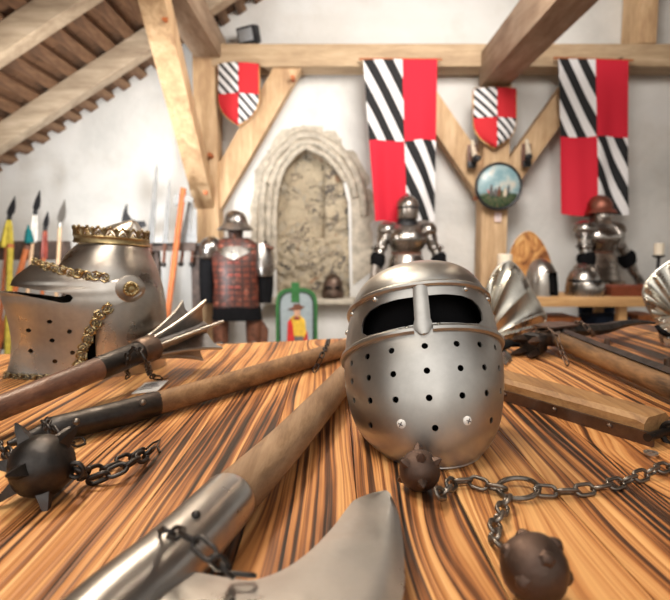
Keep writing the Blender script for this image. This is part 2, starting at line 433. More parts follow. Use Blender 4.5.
# arched opening in the back wall
def wp(px, py, Y=YW): return P(px, py, Y)
arch_px = [(277, 298), (276.5, 250), (277, 205), (280, 184), (287, 167), (296, 156), (306, 149.5), (320, 155), (333, 166), (343, 182), (348, 203), (349, 250), (350, 298)]
def wall_with_hole():
    b = new()
    outer = [V(XL, YW, 0), V(XRW, YW, 0), V(XRW, YW, max(.5, roof2(XRW)) + .1), V(XR, YW, ZR + .1), V(XL, YW, max(.4, roof_z(XL)) + .1)]
    hole = [wp(x, y) for x, y in arch_px]
    es = []
    for loop in (outer, hole):
        vs = [b.verts.new(p) for p in loop]
        es += [b.edges.new((vs[i], vs[(i + 1) % len(vs)])) for i in range(len(vs))]
    bmesh.ops.triangle_fill(b, edges=es, use_beauty=True)
    return b
struct('wall_back', wall_with_hole(), M['plaster'], sharp=.3)
b = new(); hole = [wp(x, y) for x, y in arch_px]
a1 = [b.verts.new(p) for p in hole]; a2 = [b.verts.new(p + V(0, .32, 0)) for p in hole]
for i in range(len(hole)):
    j = (i + 1) % len(hole); b.faces.new((a1[i], a1[j], a2[j], a2[i]))
struct('trim_4', b, M['rubble'])
# rubble infill of the niche (displaced sheet)
b = new()
cols, rows = 44, 84
g = []
for j in range(rows + 1):
    r = []
    for i in range(cols + 1):
        px = lerp(268, 358, i / cols); py = lerp(142, 304, j / rows)
        inn = (px < 325 and 150 < py < 237)
        q = wp(px, py, YW + .055)
        dd = (.15 if inn else 0) + (.05 * mnoise.noise(V(px * .16, py * .16, 1)) + .03 * mnoise.noise(V(px * .5, py * .5, 4))) * (.35 if inn else 1)
        r.append(b.verts.new(q + V(0, dd, 0)))
    g.append(r)
for j in range(rows):
    for i in range(cols): b.faces.new((g[j][i], g[j][i + 1], g[j + 1][i + 1], g[j + 1][i]))
struct('wall_niche', b, M['rubble'], sharp=1.2)
# weathered stone moulding round the arch: three stepped ribs
def offset_arch(d, jit=0.0, lo=(275, 285)):
    pts = []
    n = len(arch_px)
    for i, (x, y) in enumerate(arch_px):
        x0, y0 = arch_px[max(i - 1, 0)]; x1, y1 = arch_px[min(i + 1, n - 1)]
        tx, ty = x1 - x0, y1 - y0; L = math.hypot(tx, ty); nx, ny = ty / L, -tx / L
        pts.append((x + nx * d, y + ny * d))
    pts = smooth_path([(p[0], p[1], 0) for p in pts], 6)
    return [(p.x + jit * mnoise.noise(V(p.x * .1, p.y * .1, d)), p.y + jit * mnoise.noise(V(p.x * .1, p.y * .1, d + 7))) for p in pts]
b = new()
for d, r, yy in ((2, .030, -.01), (8, .036, -.02), (15, .042, -.015)):
    pts = [p for p in offset_arch(d, 1.6) if p[1] < (276 if p[0] < 305 else 176 + 3.0 * d)]
    P3 = [wp(x, y, YW + yy) for x, y in pts]
    tube(b, P3, [r * (1 + .25 * mnoise.noise(V(k * .3, d, 0))) for k in range(len(P3))], 8)
struct('trim_1', b, M['stone'], sharp=1.0)
# broken flat surround in bare stone
b = new()
i_, o_ = offset_arch(3, 0), offset_arch(25, 9)
ri = [wp(x, y, YW - .012) for x, y in i_ if y < 290]; ro = [wp(x, y, YW - .004) for x, y in o_][:len(ri)]
vi = [b.verts.new(p) for p in ri]; vo = [b.verts.new(p) for p in ro]
for i in range(min(len(vi), len(vo)) - 1): b.faces.new((vi[i], vi[i + 1], vo[i + 1], vo[i]))
struct('trim_2', b, M['stone'], sharp=1.0)
# niche ledge
b = new(); q0, q1 = wp(268, 297), wp(362, 297)
box(b, ((q0.x + q1.x) / 2, YW - .03, q0.z - .03), (q1.x - q0.x, .36, .06), bev=.012); struct('trim_3', b, M['stone'])
# side walls
b = new(); box(b, (XL - .05, 2.5, .45), (.1, 6.6, .9)); struct('wall_left', b, M['plaster'])
b = new(); box(b, (XRW + .05, 2.5, .9), (.1, 6.6, 1.8)); struct('wall_right', b, M['plaster'])
# roof: sheathing boards over battens over rafters
b = new()
Y0, Y1 = -1.2, YW
ang = math.atan(SL)
nb = 16
for side in (0, 1):
    for k in range(24):
        ya = lerp(Y0, Y1, k / 24) + .006; yb = lerp(Y0, Y1, (k + 1) / 24) - .006
        if side == 0: A, B = V(XL - .1, 0, roof_z(XL - .1)), V(XR, 0, ZR)
        else: A, B = V(XRW + .1, 0, roof2(XRW + .1)), V(XR, 0, ZR)
        up = V(-math.sin(ang) * (1 if side == 0 else -1), 0, math.cos(ang))
        ring = [V(p.x, y, p.z) + up * h for p, y, h in ((A, ya, .06), (B, ya, .06), (B, yb, .06), (A, yb, .06))]
        prism(b, ring, up * .025)
struct('ceiling', b, M['board'])
L_slope = (V(XR, 0, ZR) - V(XL, 0, roof_z(XL))).length
first = None
xx = XL + .05
while xx < XR - .1:
    z = roof_z(xx)
    if first is None:
        bb = new(); box(bb, (0, (Y0 + Y1) / 2, .03), (.10, Y1 - Y0 - .01, .075), bev=.004)
        first = struct('roof_batten', bb, M['batten']); o = first
    else:
        o = first.copy(); C.objects.link(o)
    o.location = (xx, 0, z); o.rotation_euler = (0, -ang, 0)
    xx += .172
def rafter(y):
    b = new(); up = V(-math.sin(ang), 0, math.cos(ang)); d = V(math.cos(ang), 0, math.sin(ang))
    hh = .18
    A = V(XL - .1, y, roof_z(XL - .1)) - up * hh / 2; B = V(XR + .05, y, ZR) - up * hh / 2
    beam_bm(b, A, B, .14, hh, V(0, 0, 1), .01); struct('rafter', b, M['rafter'])
for y in (4.86, 3.82, 2.74, 1.66, .58): rafter(y)
def rafter_r(y):
    b = new(); up = V(math.sin(ang), 0, math.cos(ang))
    A = V(XR - .05, y, ZR) - up * .105; B = V(XRW + .1, y, roof2(XRW + .1)) - up * .105
    beam_bm(b, A, B, .17, .21, V(0, 0, 1), .01); struct('rafter', b, M['rafter'])
for y in (4.86, 3.82, 2.74): rafter_r(y)

# timber frame
YF = 5.26                                    # front face of the frame
YC = YF + .14
tz1 = P(300, 43, YF).z; tz0 = P(300, 66, YF).z
b = new(); xl = P(211, 50, YF).x
box(b, ((xl + XRW) / 2, YC, (tz0 + tz1) / 2), (XRW - xl, .26, tz1 - tz0), bev=.012)
struct('tie_beam', b, M['frame_x'])
def post(px0, px1, z0, z1, name='timber_post', yc=YC, dp=.24):
    x0, x1 = P(px0, 200, YF).x, P(px1, 200, YF).x
    b = new(); box(b, ((x0 + x1) / 2, yc, (z0 + z1) / 2), (x1 - x0, dp, z1 - z0), bev=.01); struct(name, b, M['frame'])
    return (x0 + x1) / 2
xpost = post(195, 218, 0, tz0 + .12)
xpost2 = post(483, 509, 0, tz0)
post(630, 648, tz1, 4.6, yc=YF + .165, dp=.33)
def brace(a, c, w, Y=YC):
    b = new(); beam_bm(b, P(a[0], a[1], Y), P(c[0], c[1], Y), w, .16, V(0, 1, 0), .008)
    # frame_of: side x dir; here 'up' = depth axis
    struct('timber_brace', b, M['frame'])
brace((297, 55), (211, 205), .24)
brace((402, 66), (488, 192), .24)
brace((588, 66), (503, 184), .22)
# purlins running to the viewer above the frame, left one with a knee brace
b = new(); xp = xpost + .06
zp = P(211, 57, YF).z
box(b, (xp - .02, 2.6, zp + .13), (.26, 5.9, .26), bev=.012); struct('purlin', b, M['frame_y'])
b = new(); box(b, ((P(481, 85, YF).x + P(510, 85, YF).x) / 2, 2.7, P(495, 85, YF).z + .16), (P(510, 85, YF).x - P(481, 85, YF).x, 5.3, .32), bev=.012); struct('purlin', b, M['frame_y'])
b = new(); beam_bm(b, V(xpost - .03, YF + .10, 1.70), V(xp - .05, YF - 1.56, zp + .04), .19, .17, V(0, 0, 1), .008); struct('timber_brace', b, M['frame'])
# wooden pegs in the joints
for (x, y, Y) in ((166, 20, 3.9), (206, 193, 5.12), (210, 155, 5.2), (293, 78, YF), (477, 198, YF)):
    b = new(); c = P(x, y, Y); tube(b, [c + V(0, .08, 0), c + V(0, -.03, 0)], .022, 8); struct('wooden_peg', b, M['shaft_orange'])

# ================================================================== WALL THINGS
def floodlight():
    c = P(247, 33, YF - .02)
    t = thing('floodlight', 'black floodlight standing on the tie beam beside the roof slope', 'lamp', (c.x, YF + .08, tz1), (0, 0, -.5), scale=.78)
    R = Matrix.Rotation(.25, 3, 'X')
    b = new(); box(b, (0, 0, .13), (.27, .13, .20), R, bev=.015); obj('housing', b, M['blackmetal'], t)
    b = new(); box(b, V(0, 0, .13) + R @ V(0, -.07, 0), (.215, .012, .145), R, bev=.004); obj('lens', b, M['glass_lamp'], t)
    b = new(); box(b, (0, 0, .008), (.12, .09, .016)); box(b, (-.145, 0, .06), (.012, .04, .12)); box(b, (.145, 0, .06), (.012, .04, .12)); box(b, (0, 0, .022), (.29, .04, .012)); obj('bracket', b, M['blackmetal'], t)
floodlight()

def uv_sheet(b, fn, nu, nv):
    uv = b.loops.layers.uv.new('UVMap'); g = []
    for j in range(nv + 1): g.append([b.verts.new(fn(i / nu, j / nv)) for i in range(nu + 1)])
    for j in range(nv):
        for i in range(nu):
            f = b.faces.new((g[j][i], g[j][i + 1], g[j + 1][i + 1], g[j + 1][i]))
            for l, (a, c) in zip(f.loops, ((i, j), (i + 1, j), (i + 1, j + 1), (i, j + 1))): l[uv].uv = (a / nu, c / nv)
    return g
def banner(tl, tr, br, bl, label, ph):
    Y = YF - .07
    c = P((tl[0] + tr[0]) / 2, tl[1], Y)
    t = thing('heraldic_banner', label, 'banner', c, group='quartered banners on the tie beam')
    def fn(u, v):
        l = V(*tl, 0).lerp(V(*bl, 0), v); r = V(*tr, 0).lerp(V(*br, 0), v); q = l.lerp(r, u)
        p = P(q.x, q.y, Y)
        p.y += -.025 * v * (math.sin(u * 9 + ph + v * 2) + .6 * math.sin(u * 17 + 2 * ph)) - .01
        p.z += .015 * v * math.sin(u * 9 + ph)
        return p
    b = new(); uv_sheet(b, fn, 40, 40); obj('cloth', b, M['banner'], t, True)
    b = new(); p0 = P(tl[0] - 4, tl[1] - 1, Y); p1 = P(tr[0] + 5, tr[1] + .5, Y)
    tube(b, [p0, p1], .011, 8); obj('hanging_rod', b, M['shaft_orange'], t, True)
    b = new()
    for x in (p0.x + .1, p1.x - .1): tube(b, [V(x, Y, p0.z), V(x, YF + .01, p0.z + .02)], .006, 6)
    obj('hook', b, M['blackmetal'], t, True)
banner((363, 60), (437, 59), (435, 222), (375, 222), 'quartered red and black-striped banner behind the suit with closed visor', .4)
banner((558, 59), (628, 60), (627, 214), (562, 215), 'quartered red and black-striped banner above the suit with red-brown helmet', 2.1)

def wall_shield(x0, x1, y0, y1, Y, label):
    c = P((x0 + x1) / 2, (y0 + y1) / 2, Y)
    t = thing('heraldic_shield', label, 'shield', c, group='painted heraldic shields on the timbers')
    b = new()
    def fn(u, v):
        hw = 1.0 if v < .45 else max(0.0, 1 - ((v - .45) / .55) ** 3.0)
        p = P(lerp((x0 + x1) / 2, x0 if u < .5 else x1, abs(u - .5) * 2 * hw), lerp(y0, y1, v), Y)
        p.y += .05 * (abs(u - .5) * 2) ** 2
        return p
    # keep the pattern straight while the outline narrows: uv follows position
    uv = b.loops.layers.uv.new('UVMap'); nu, nv = 20, 24; g = []
    for j in range(nv + 1): g.append([(fn(i / nu, j / nv), (.5 + (i / nu - .5) * (1.0 if j / nv < .45 else max(0, 1 - ((j / nv - .45) / .55) ** 3.0)), j / nv)) for i in range(nu + 1)])
    vs = [[b.verts.new(p) for p, _ in r] for r in g]
    for j in range(nv):
        for i in range(nu):
            idx = ((j, i), (j, i + 1), (j + 1, i + 1), (j + 1, i))
            f = b.faces.new([vs[a][c] for a, c in idx])
            for l, (a, c) in zip(f.loops, idx): l[uv].uv = g[a][c][1]
    obj('painted_face', b, M['shield'], t, True, sharp=1.2)
    b = new()
    edge = [fn(0, v / 24) for v in range(25)] + [fn(1, v / 24) for v in range(24, -1, -1)]
    tube(b, [p + V(0, .012, 0) for p in edge], .010, 6, closed=True); obj('rim', b, M['flamed'], t, True)
wall_shield(217, 258, 62, 124, YF - .08, 'quartered red and black-striped heraldic shield by the left post')
wall_shield(475, 518, 87, 147, YF - .11, 'quartered red and black-striped heraldic shield high on the centre post')

def target_disc():
    c = P(498.5, 186.5, YF - .08); r = 22 * (YF - .08) / F
    t = thing('painted_round_shield', 'round convex shield painted with figures in a green landscape, on the centre post', 'shield', c)
    R = Matrix.Rotation(PI / 2, 3, 'X')
    b = new(); lathe(b, [(0.001, .045), (r * .3, .042), (r * .6, .034), (r * .85, .02), (r * .97, .006), (r, -.01), (r * .8, -.02), (.001, -.02)], 40, m=R); obj('painted_face', b, M['painting'], t)
    b = new(); tube(b, [V(math.cos(a) * r, -.004, math.sin(a) * r) for a in [2 * PI * k / 40 for k in range(40)]], .015, 8, closed=True, up=V(0, 1, 0)); obj('rim', b, M['blackmetal'], t)
    # little painted standing figures, each a flat silhouette
    for k, (x, h, mt) in enumerate(((-.07, .085, 'ink'), (-.035, .06, 'ink'), (-.005, .075, 'leather'), (.045, .07, 'horn'), (.075, .085, 'ink'), (-.1, .05, 'red_paint'))):
        pts = []
        for dx, dz in ((-.010, 0), (.010, 0), (.013, .45), (.010, .72), (.006, .78), (.008, .9), (0, 1.0), (-.008, .9), (-.006, .78), (-.011, .72), (-.013, .45)):
            xx, zz = x * 1.15 + dx * 1.3, -.10 + dz * h * 1.35
            rr = math.hypot(xx, zz) / r
            pts.append(V(xx, -.047 + .045 * rr ** 2 - .003, zz))
        b = new(); prism(b, pts, (0, .004, 0)); obj('painted_figure', b, M[mt], t)
target_disc()

def hoof(px, py, flip, label):
    c = P(px, py, YF - .02)
    t = thing('hoof_hook', label, 'hook', c, group='animal-foot hooks on the braces', scale=.72)
    k = -1 if flip else 1
    b = new(); box(b, (0, 0, .0), (.13, .022, .30), bev=.01); obj('backing_plate', b, M['blackmetal'] if 0 else M['leather'], t)
    b = new(); tube(b, smooth_path([(0, -.01, .20), (0, -.05, .10), (.005 * k, -.10, .0), (.015 * k, -.15, -.06)], 4), [.022 + .002 * i for i in range(13)], 10); obj('foot', b, M['horn'], t)
    b = new(); tube(b, smooth_path([(.015 * k, -.14, -.05), (.03 * k, -.18, -.07), (.07 * k, -.2, -.03)], 4), [.05, .052, .05, .046, .04, .034, .026, .018, .01], 10); obj('hoof', b, M['blackmetal'], t)
    b = new(); box(b, (-.01 * k, -.02, -.12), (.11, .05, .09), bev=.012); obj('foot_mount', b, M['blackmetal'], t)
hoof(472, 156, False, 'animal-foot hook on the brace left of the round shield')
hoof(526, 155, True, 'animal-foot hook on the brace right of the round shield')
def tag_card(name, c, ex, ez, label, mt, rows, nrm):
    """thin card with a few illegible print dashes; ex, ez: half edge vectors"""
    t = thing(name, label, 'tag', c)
    nrm = Vector(nrm).normalized(); ex = Vector(ex); ez = Vector(ez)
    b = new(); prism(b, [-ex - ez, ex - ez, ex + ez, -ex + ez], nrm * .0012); obj('card', b, M[mt], t)
    b = new()
    for k in range(rows):
        z = lerp(.5, -.4, k / max(1, rows - 1))
        q = nrm * .0015
        prism(b, [q - ex * .7 + ez * (z - .08), q + ex * (.3 + .4 * ((k * 7) % 3) / 2) + ez * (z - .08), q + ex * (.3 + .4 * ((k * 7) % 3) / 2) + ez * (z + .08), q - ex * .7 + ez * (z + .08)], nrm * .0004)
    obj('print_lines', b, M['pale_ink'], t)
c = P(498, 217, YF - .004); tag_card('price_tag', c, (.034, 0, 0), (0, 0, .045), 'small pale paper tag pinned to the centre post under the round shield', 'pink', 3, (0, -1, 0))

# ================================================================== ARMOURS
def limb(b, pts, rr, lam=0, n=14):
    path = smooth_path(pts, 5); m = len(path)
    rs = []
    for i in range(m):
        t = i / (m - 1) * (len(rr) - 1); a = int(min(t, len(rr) - 2)); r = lerp(rr[a], rr[a + 1], t - a)
        rs.append(r)
    if lam:
        pp, rs2 = [], []
        for i in range(m):
            pp += [path[i]]; rs2.append(rs[i] * (1.0 if i % lam else 1.09))
        path, rs = pp, rs2
    tube(b, path, rs, n, up=V(0, 1, 0))

def armour(name, label, loc, rz, sc, spec):
    t = thing(name, label, 'suit of armor', loc, (0, 0, rz), scale=sc)
    S = M[spec.get('m1', 'suit')]; W = M[spec.get('m2', 'suit')]
    # helmet on the collar
    b = new()
    if spec['helm'] == 'sallet':
        loft(b, [(0, .005, 1.515, .085, .105), (0, .0, 1.58, .097, .117), (0, 0, 1.64, .099, .12), (0, .005, 1.69, .092, .112), (0, .01, 1.735, .072, .09), (0, .015, 1.765, .04, .055), (0, .02, 1.777, .008, .012)], 32)
        h = obj('helmet', b, S, t)
        # upper visor with its sight, and bevor plate
        b = new(); loft(b, [(0, -.012, 1.63, .105, .122), (0, -.010, 1.66, .107, .124), (0, -.004, 1.695, .099, .117), (0, 0, 1.71, .09, .108)], 32, cap=False); obj('visor', b, S, h)
        b = new(); loft(b, [(0, -.012, 1.50, .100, .122), (0, -.02, 1.56, .104, .128), (0, -.018, 1.606, .104, .124)], 32, cap=False); obj('bevor', b, S, h)
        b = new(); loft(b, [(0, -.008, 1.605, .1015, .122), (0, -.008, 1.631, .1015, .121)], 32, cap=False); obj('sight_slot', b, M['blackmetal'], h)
        b = new(); tube(b, smooth_path([(0, -.115, 1.66), (0, -.09, 1.72), (0, -.03, 1.775), (0, .05, 1.775), (0, .11, 1.70)], 5), .008, 8); obj('comb', b, S, h)
    else:
        loft(b, [(0, .02, 1.575, .10, .125), (0, .01, 1.62, .103, .126), (0, .01, 1.67, .097, .118), (0, .012, 1.715, .075, .092), (0, .015, 1.745, .045, .055), (0, .02, 1.76, .008, .01)], 32)
        h = obj('helmet', b, M['red_helm'], t)
        b = new()
        rg = []
        for (r, z, f) in ((1.0, 1.60, 0), (1.12, 1.585, .02), (1.27, 1.55, .06)):
            rg.append([V(.103 * r * math.cos(2 * PI * k / 32), .01 + .126 * r * math.sin(2 * PI * k / 32) - .05 * (r - 1), z - f * max(0, math.sin(2 * PI * k / 32)) * .6) for k in range(32)])
        skin(b, rg, True, False, False); solid_shell(b, .003); obj('brim', b, M['red_helm'], h)
        b = new(); loft(b, [(0, -.005, 1.45, .082, .09), (0, -.02, 1.50, .086, .104), (0, -.015, 1.56, .083, .10), (0, 0, 1.6, .08, .09)], 24); obj('face_guard', b, S, t)
    b = new(); loft(b, [(0, .01, 1.38, .15, .12), (0, .005, 1.42, .12, .105), (0, 0, 1.47, .095, .10), (0, 0, 1.515, .088, .10)], 28); obj('gorget', b, M[spec.get('gorget', 'blackmetal')], t)
    # cuirass: globose breastplate, narrowing to the waist
    b = new(); loft(b, [(0, .01, 1.02, .150, .115), (0, -.005, 1.07, .165, .135), (0, -.025, 1.16, .195, .165), (0, -.03, 1.25, .205, .17), (0, -.015, 1.34, .19, .145), (0, .005, 1.41, .14, .11), (0, .01, 1.43, .10, .09)], 36, power=2.3); br = obj('breastplate', b, S, t)
    b = new(); tube(b, smooth_path([(0, -.135, 1.03), (0, -.176, 1.10), (0, -.197, 1.2), (0, -.193, 1.28), (0, -.15, 1.38)], 5), .007, 6); obj('medial_ridge', b, S, br)
    b = new(); loft(b, [(0, .01, 1.005, .157, .122), (0, .01, 1.04, .157, .122)], 30); obj('waist_belt', b, M['leather'], t)
    for k in range(4):
        b = new(); z = 1.00 - k * .045
        loft(b, [(0, .01, z - .055, .175 + .014 * (k + 1), .145 + .012 * (k + 1)), (0, .01, z, .158 + .014 * k, .13 + .012 * k)], 34, cap=False); solid_shell(b, .003); obj('fauld_lame', b, W, t)
    for s in (-1, 1):
        # tasset plates
        for k in range(3):
            b = new(); z = .80 - k * .055
            loft(b, [(s * .12, -.07, z - .065, .088 - .008 * k, .115), (s * .12, -.07, z, .094 - .008 * k, .115)], 22, cap=False); solid_shell(b, .003); obj('tasset_lame', b, W, t)
        lift = spec['arms'][0 if s < 0 else 1]
        sh = V(s * .205, .0, 1.37); el = sh + V(s * lift[0], lift[1], -.28); wr = el + V(s * lift[2], lift[3], -.24)
        b = new(); sphere(b, sh + V(s * .005, 0, -.02), .10, (.98, 1.1, 1.1), 20, 14); pd = obj('pauldron', b, S if s < 0 else W, t)
        for k in range(3):
            b = new(); c = sh.lerp(el, .2 + .12 * k); loft(b, [(c.x + s * .01, c.y, c.z - .04, .082 - .006 * k, .09 - .006 * k), (c.x, c.y, c.z + .02, .075 - .006 * k, .083 - .006 * k)], 18, cap=False); solid_shell(b, .003); obj('pauldron_lame', b, S, pd)
        b = new(); limb(b, [sh, sh.lerp(el, .5) + V(0, 0, 0), el], [.072, .064, .058], 0); obj('upper_arm_plate', b, S, t)
        b = new(); sphere(b, el, .064, (1, 1.1, 1.05), 16, 10); tube(b, [el + V(s * .055, 0, .05), el + V(s * .085, 0, 0), el + V(s * .055, 0, -.05)], [.015, .03, .015], 8); obj('elbow_cop', b, S, t)
        b = new(); limb(b, [el, el.lerp(wr, .5), wr], [.055, .052, .04], 0); obj('forearm_plate', b, S, t)
        b = new(); c0 = el.lerp(wr, .35); c1 = el.lerp(wr, .72); tube(b, [c0, c0.lerp(c1, .4), c1], [.070, .082, .062], 14); obj('cuff', b, M['black'], t)
        # gauntlet: metacarpal plate and five fingers
        hd = (wr - el).normalized(); hp = wr + hd * .045
        b = new(); tube(b, [wr - hd * .02, wr + hd * .03, wr + hd * .085], [.046, .046, .04], 12, flat=.7); gt = obj('gauntlet', b, S, t)
        for k in range(4):
            b = new(); o_ = V(0, (k - 1.5) * .021, 0); q = wr + hd * .085 + o_
            tube(b, [q, q + hd * .035 + V(-s * .006, 0, 0), q + hd * (.062 - .006 * abs(k - 1)) + V(-s * .02, 0, 0)], [.0115, .011, .008], 8); obj('finger', b, S, gt)
        b = new(); q = wr + hd * .02 + V(0, -.04, 0); tube(b, [q, q + hd * .035 + V(0, -.014, 0), q + hd * .065 + V(-s * .008, -.012, 0)], [.014, .012, .009], 8); obj('thumb', b, S, gt)
        # legs
        b = new(); limb(b, [(s * .105, 0, .86), (s * .115, -.01, .68), (s * .115, -.01, .52)], [.105, .095, .075]); obj('cuisse', b, M[spec.get('legs', 'suit')], t)
        b = new(); sphere(b, (s * .115, -.02, .49), .07, (1, 1.1, 1.0), 16, 10); obj('knee_cop', b, S, t)
        b = new(); limb(b, [(s * .115, -.005, .48), (s * .115, .015, .33), (s * .115, 0, .09)], [.064, .068, .045]); obj('greave', b, M[spec.get('legs', 'suit')], t)
        b = new(); rg = []
        for (y, w, h) in ((.07, .03, .06), (.03, .045, .10), (-.04, .05, .085), (-.12, .045, .055), (-.19, .015, .03)):
            rg.append([V(s * .12 + w * math.cos(a), y, max(0, .5 * h + .5 * h * math.sin(a))) for a in [2 * PI * k / 14 for k in range(14)]])
        skin(b, rg); obj('sabaton', b, S, t)
    b = new(); limb(b, [(0, .01, .80), (0, .01, .90), (0, .01, 1.0)], [.12, .12, .11]); obj('arming_skirt', b, M[spec.get('skirt', 'black')], t)
    zm = [(0, 0), (.5, .55), (.86, 1.02), (1.02, 1.225), (1.37, 1.445), (1.43, 1.495), (1.50, 1.545), (1.777, 1.777), (2, 2)]
    sx, sy = spec['width'], spec['depth']
    def remap(o):
        for v in o.data.vertices:
            z = v.co.z
            for (z0, w0), (z1, w1) in zip(zm[:-1], zm[1:]):
                if z0 <= z <= z1: v.co.z = lerp(w0, w1, (z - z0) / (z1 - z0)); break
            k = 1.0 if z > 1.52 else 0.0
            k = max(0, min(1, (z - 1.43) / .09))
            v.co.x *= lerp(sx, .98, k); v.co.y *= lerp(sy, .98, k)
        for ch in o.children: remap(ch)
    for ch in t.children: remap(ch)
    return t
M['red_helm'] = steel('red_brown_helmet_steel', (.36, .16, .11), .34, .7, (.25, .06, .04), scale=7, dark=.6)
ym = 5.05
cm = P(407.5, 194, ym)
armour('suit_of_armor', 'steel suit of armor with closed visor, standing behind the perforated helmet', (cm.x, ym, 0), .04, cm.z / 1.777,
       dict(helm='sallet', width=.93, depth=.95, arms=((.06, -.01, .08, -.06), (.07, -.01, .10, -.05)), m1='suit', m2='suit', legs='suit'))
yr = 5.12
cr = P(601, 195, yr)
armour('suit_of_armor', 'steel suit of armor with red-brown open helmet, standing behind the bench under the right banner', (cr.x, yr, 0), .55, cr.z / 1.76,
       dict(helm='kettle', width=1.12, depth=1.05, arms=((.02, -.02, .0, -.04), (.07, -.02, .13, -.08)), m1='suit', m2='suit_warm', legs='navy', gorget='suit_warm'))

def brigandine_figure():
    Y = 4.9; c = P(236, 250, Y)
    t = thing('brigandine_mannequin', 'mannequin in kettle hat and red-brown brigandine with steel shoulder plates, against the left post', 'suit of armor', (c.x, Y, 0), (0, 0, .05))
    k = Y / F
    def zz(py): return P(236, py, Y).z
    def xx(px): return (px - 236) * k
    # kettle hat
    z = zz(224)
    b = new(); lathe(b, [(.165, z - .052), (.155, z - .034), (.13, z - .012), (.112, z + .006), (.103, z + .04), (.094, z + .075), (.072, z + .105), (.03, z + .123), (.001, z + .126), (.001, z + .115), (.06, z + .095), (.09, z + .05), (.098, z + .005), (.125, z - .02)], 36); h = obj('kettle_hat', b, M['suit'], t)
    b = new(); tube(b, [V(.165 * math.cos(a), .165 * math.sin(a), z - .054) for a in [2 * PI * q / 36 for q in range(36)]], .006, 6, closed=True); obj('brim_roll', b, M['suit'], h)
    # carved wooden head
    z0 = zz(245)
    b = new(); loft(b, [(0, .0, z0 - .06, .05, .055), (0, 0, z0, .052, .06), (0, -.012, z0 + .03, .058, .078), (0, -.01, z0 + .09, .068, .086), (0, 0, z0 + .15, .07, .086), (0, 0, z0 + .2, .068, .08)], 24)
    hd = obj('head', b, M['dark_wood_head'], t)
    b = new(); tube(b, [V(0, -.085, z0 + .13), V(0, -.112, z0 + .075), V(0, -.09, z0 + .06)], [.010, .017, .012], 8); obj('nose_guard', b, M['leather'], hd)
    b = new()
    for s in (-1, 1): sphere(b, (s * .028, -.084, z0 + .125), .011)
    obj('eye', b, M['black'], hd)
    # brigandine body
    b = new(); loft(b, [(0, 0, zz(312), .215, .15), (0, 0, zz(300), .222, .152), (0, -.01, zz(285), .205, .145), (0, -.015, zz(270), .215, .15), (0, -.01, zz(255), .225, .15), (0, 0, zz(244), .20, .13), (0, 0, zz(238), .12, .10)], 36, power=2.4); bd = obj('brigandine', b, M['brigandine'], t)
    b = new()
    for s in (-1, 1):
        for zc in (zz(262), zz(274), zz(286)): box(b, (s * .03, -.168, zc), (.05, .012, .018), bev=.004)
    obj('strap', b, M['leather_red'], bd)
    b = new(); loft(b, [(0, .0, zz(319), .235, .16), (0, 0, zz(308), .225, .155), (0, 0, zz(298), .20, .14)], 30, power=2.3); obj('padded_skirt', b, M['black'], t)
    # collar plate with a V point
    rows = []
    for j in range(7):
        v = j / 6; rg = []
        for i in range(25):
            u = (i / 24 - .5) * 2; a = u * 1.35
            rx = lerp(.09, .205, v ** .8); r = lerp(.09, .182, v ** .8); depth = lerp(zz(238), zz(246), v) - (1 - abs(u)) * .125 * v
            rg.append(V(math.sin(a) * rx, -math.cos(a) * (r * .98) - .012 * v, depth))
        rows.append(rg)
    b = new(); skin(b, rows, closed=False); solid_shell(b, .003); obj('collar_plate', b, M['steel_bright'], t)
    for s in (-1, 1):
        b = new(); limb(b, [(s * .215, .01, zz(243)), (s * .265, .0, zz(262)), (s * .275, -.01, zz(285)), (s * .27, -.03, zz(303))], [.07, .075, .068, .055]); obj('sleeve', b, M['black'], t)
        # plate lames of the shoulder guard
    rot = lambda s: Matrix.Rotation(-s * .5, 3, 'Y')
    sp = None
    b = new(); sphere(b, (-.235, -.02, zz(249)), .105, (1.0, 1.15, 1.15), 20, 12, Matrix.Rotation(.5, 3, 'Y')); sp = obj('shoulder_plate', b, M['suit'], t)
    b = new(); tube(b, [V(-.25 + .11 * math.cos(a) - .03, -.01 + .12 * math.sin(a), zz(248) - .075) for a in [2 * PI * q / 20 for q in range(20)]], .008, 6, closed=True); obj('rolled_edge', b, M['suit'], sp)
    b = new(); loft(b, [(.262, -.015, zz(276), .078, .105), (.262, -.015, zz(268), .094, .12), (.256, -.012, zz(255), .092, .115), (.24, -.005, zz(243), .07, .09)], 24); obj('shoulder_plate', b, M['suit'], t)
    b = new(); box(b, (.285, -.03, zz(246)), (.14, .13, .03), Matrix.Rotation(.35, 3, 'Y'), bev=.008); obj('shoulder_strap', b, M['leather'], t)
    for s in (-1, 1):
        b = new(); limb(b, [(s * .155, 0, zz(312)), (s * .155, 0, zz(328)), (s * .155, 0, zz(342))], [.075, .078, .07]); obj('leather_leg_guard', b, M['leather'], t)
        if s > 0:
            b = new(); prism(b, [V(.2, -.03, zz(316)), V(.24, -.03, zz(322)), V(.29, -.03, zz(330)), V(.28, -.03, zz(346)), V(.2, -.03, zz(350))], (0, .06, 0)); obj('thigh_flap', b, M['leather'], t)
        b = new(); sphere(b, (s * .155, -.04, zz(347)), .062, (1, 1.1, 1.2)); obj('knee_cop', b, M['steel_bright'], t)
        b = new(); limb(b, [(s * .155, 0, zz(348)), (s * .155, .012, .26), (s * .155, 0, .06)], [.066, .07, .05]); obj('greave', b, M['suit'], t)
        b = new(); rg = []
        for (y, w, hh) in ((.07, .03, .06), (.03, .045, .10), (-.04, .05, .085), (-.12, .045, .055), (-.18, .015, .03)):
            rg.append([V(s * .16 + w * math.cos(a), y, max(0, .5 * hh + .5 * hh * math.sin(a))) for a in [2 * PI * q / 14 for q in range(14)]])
        skin(b, rg); obj('shoe', b, M['leather'], t)
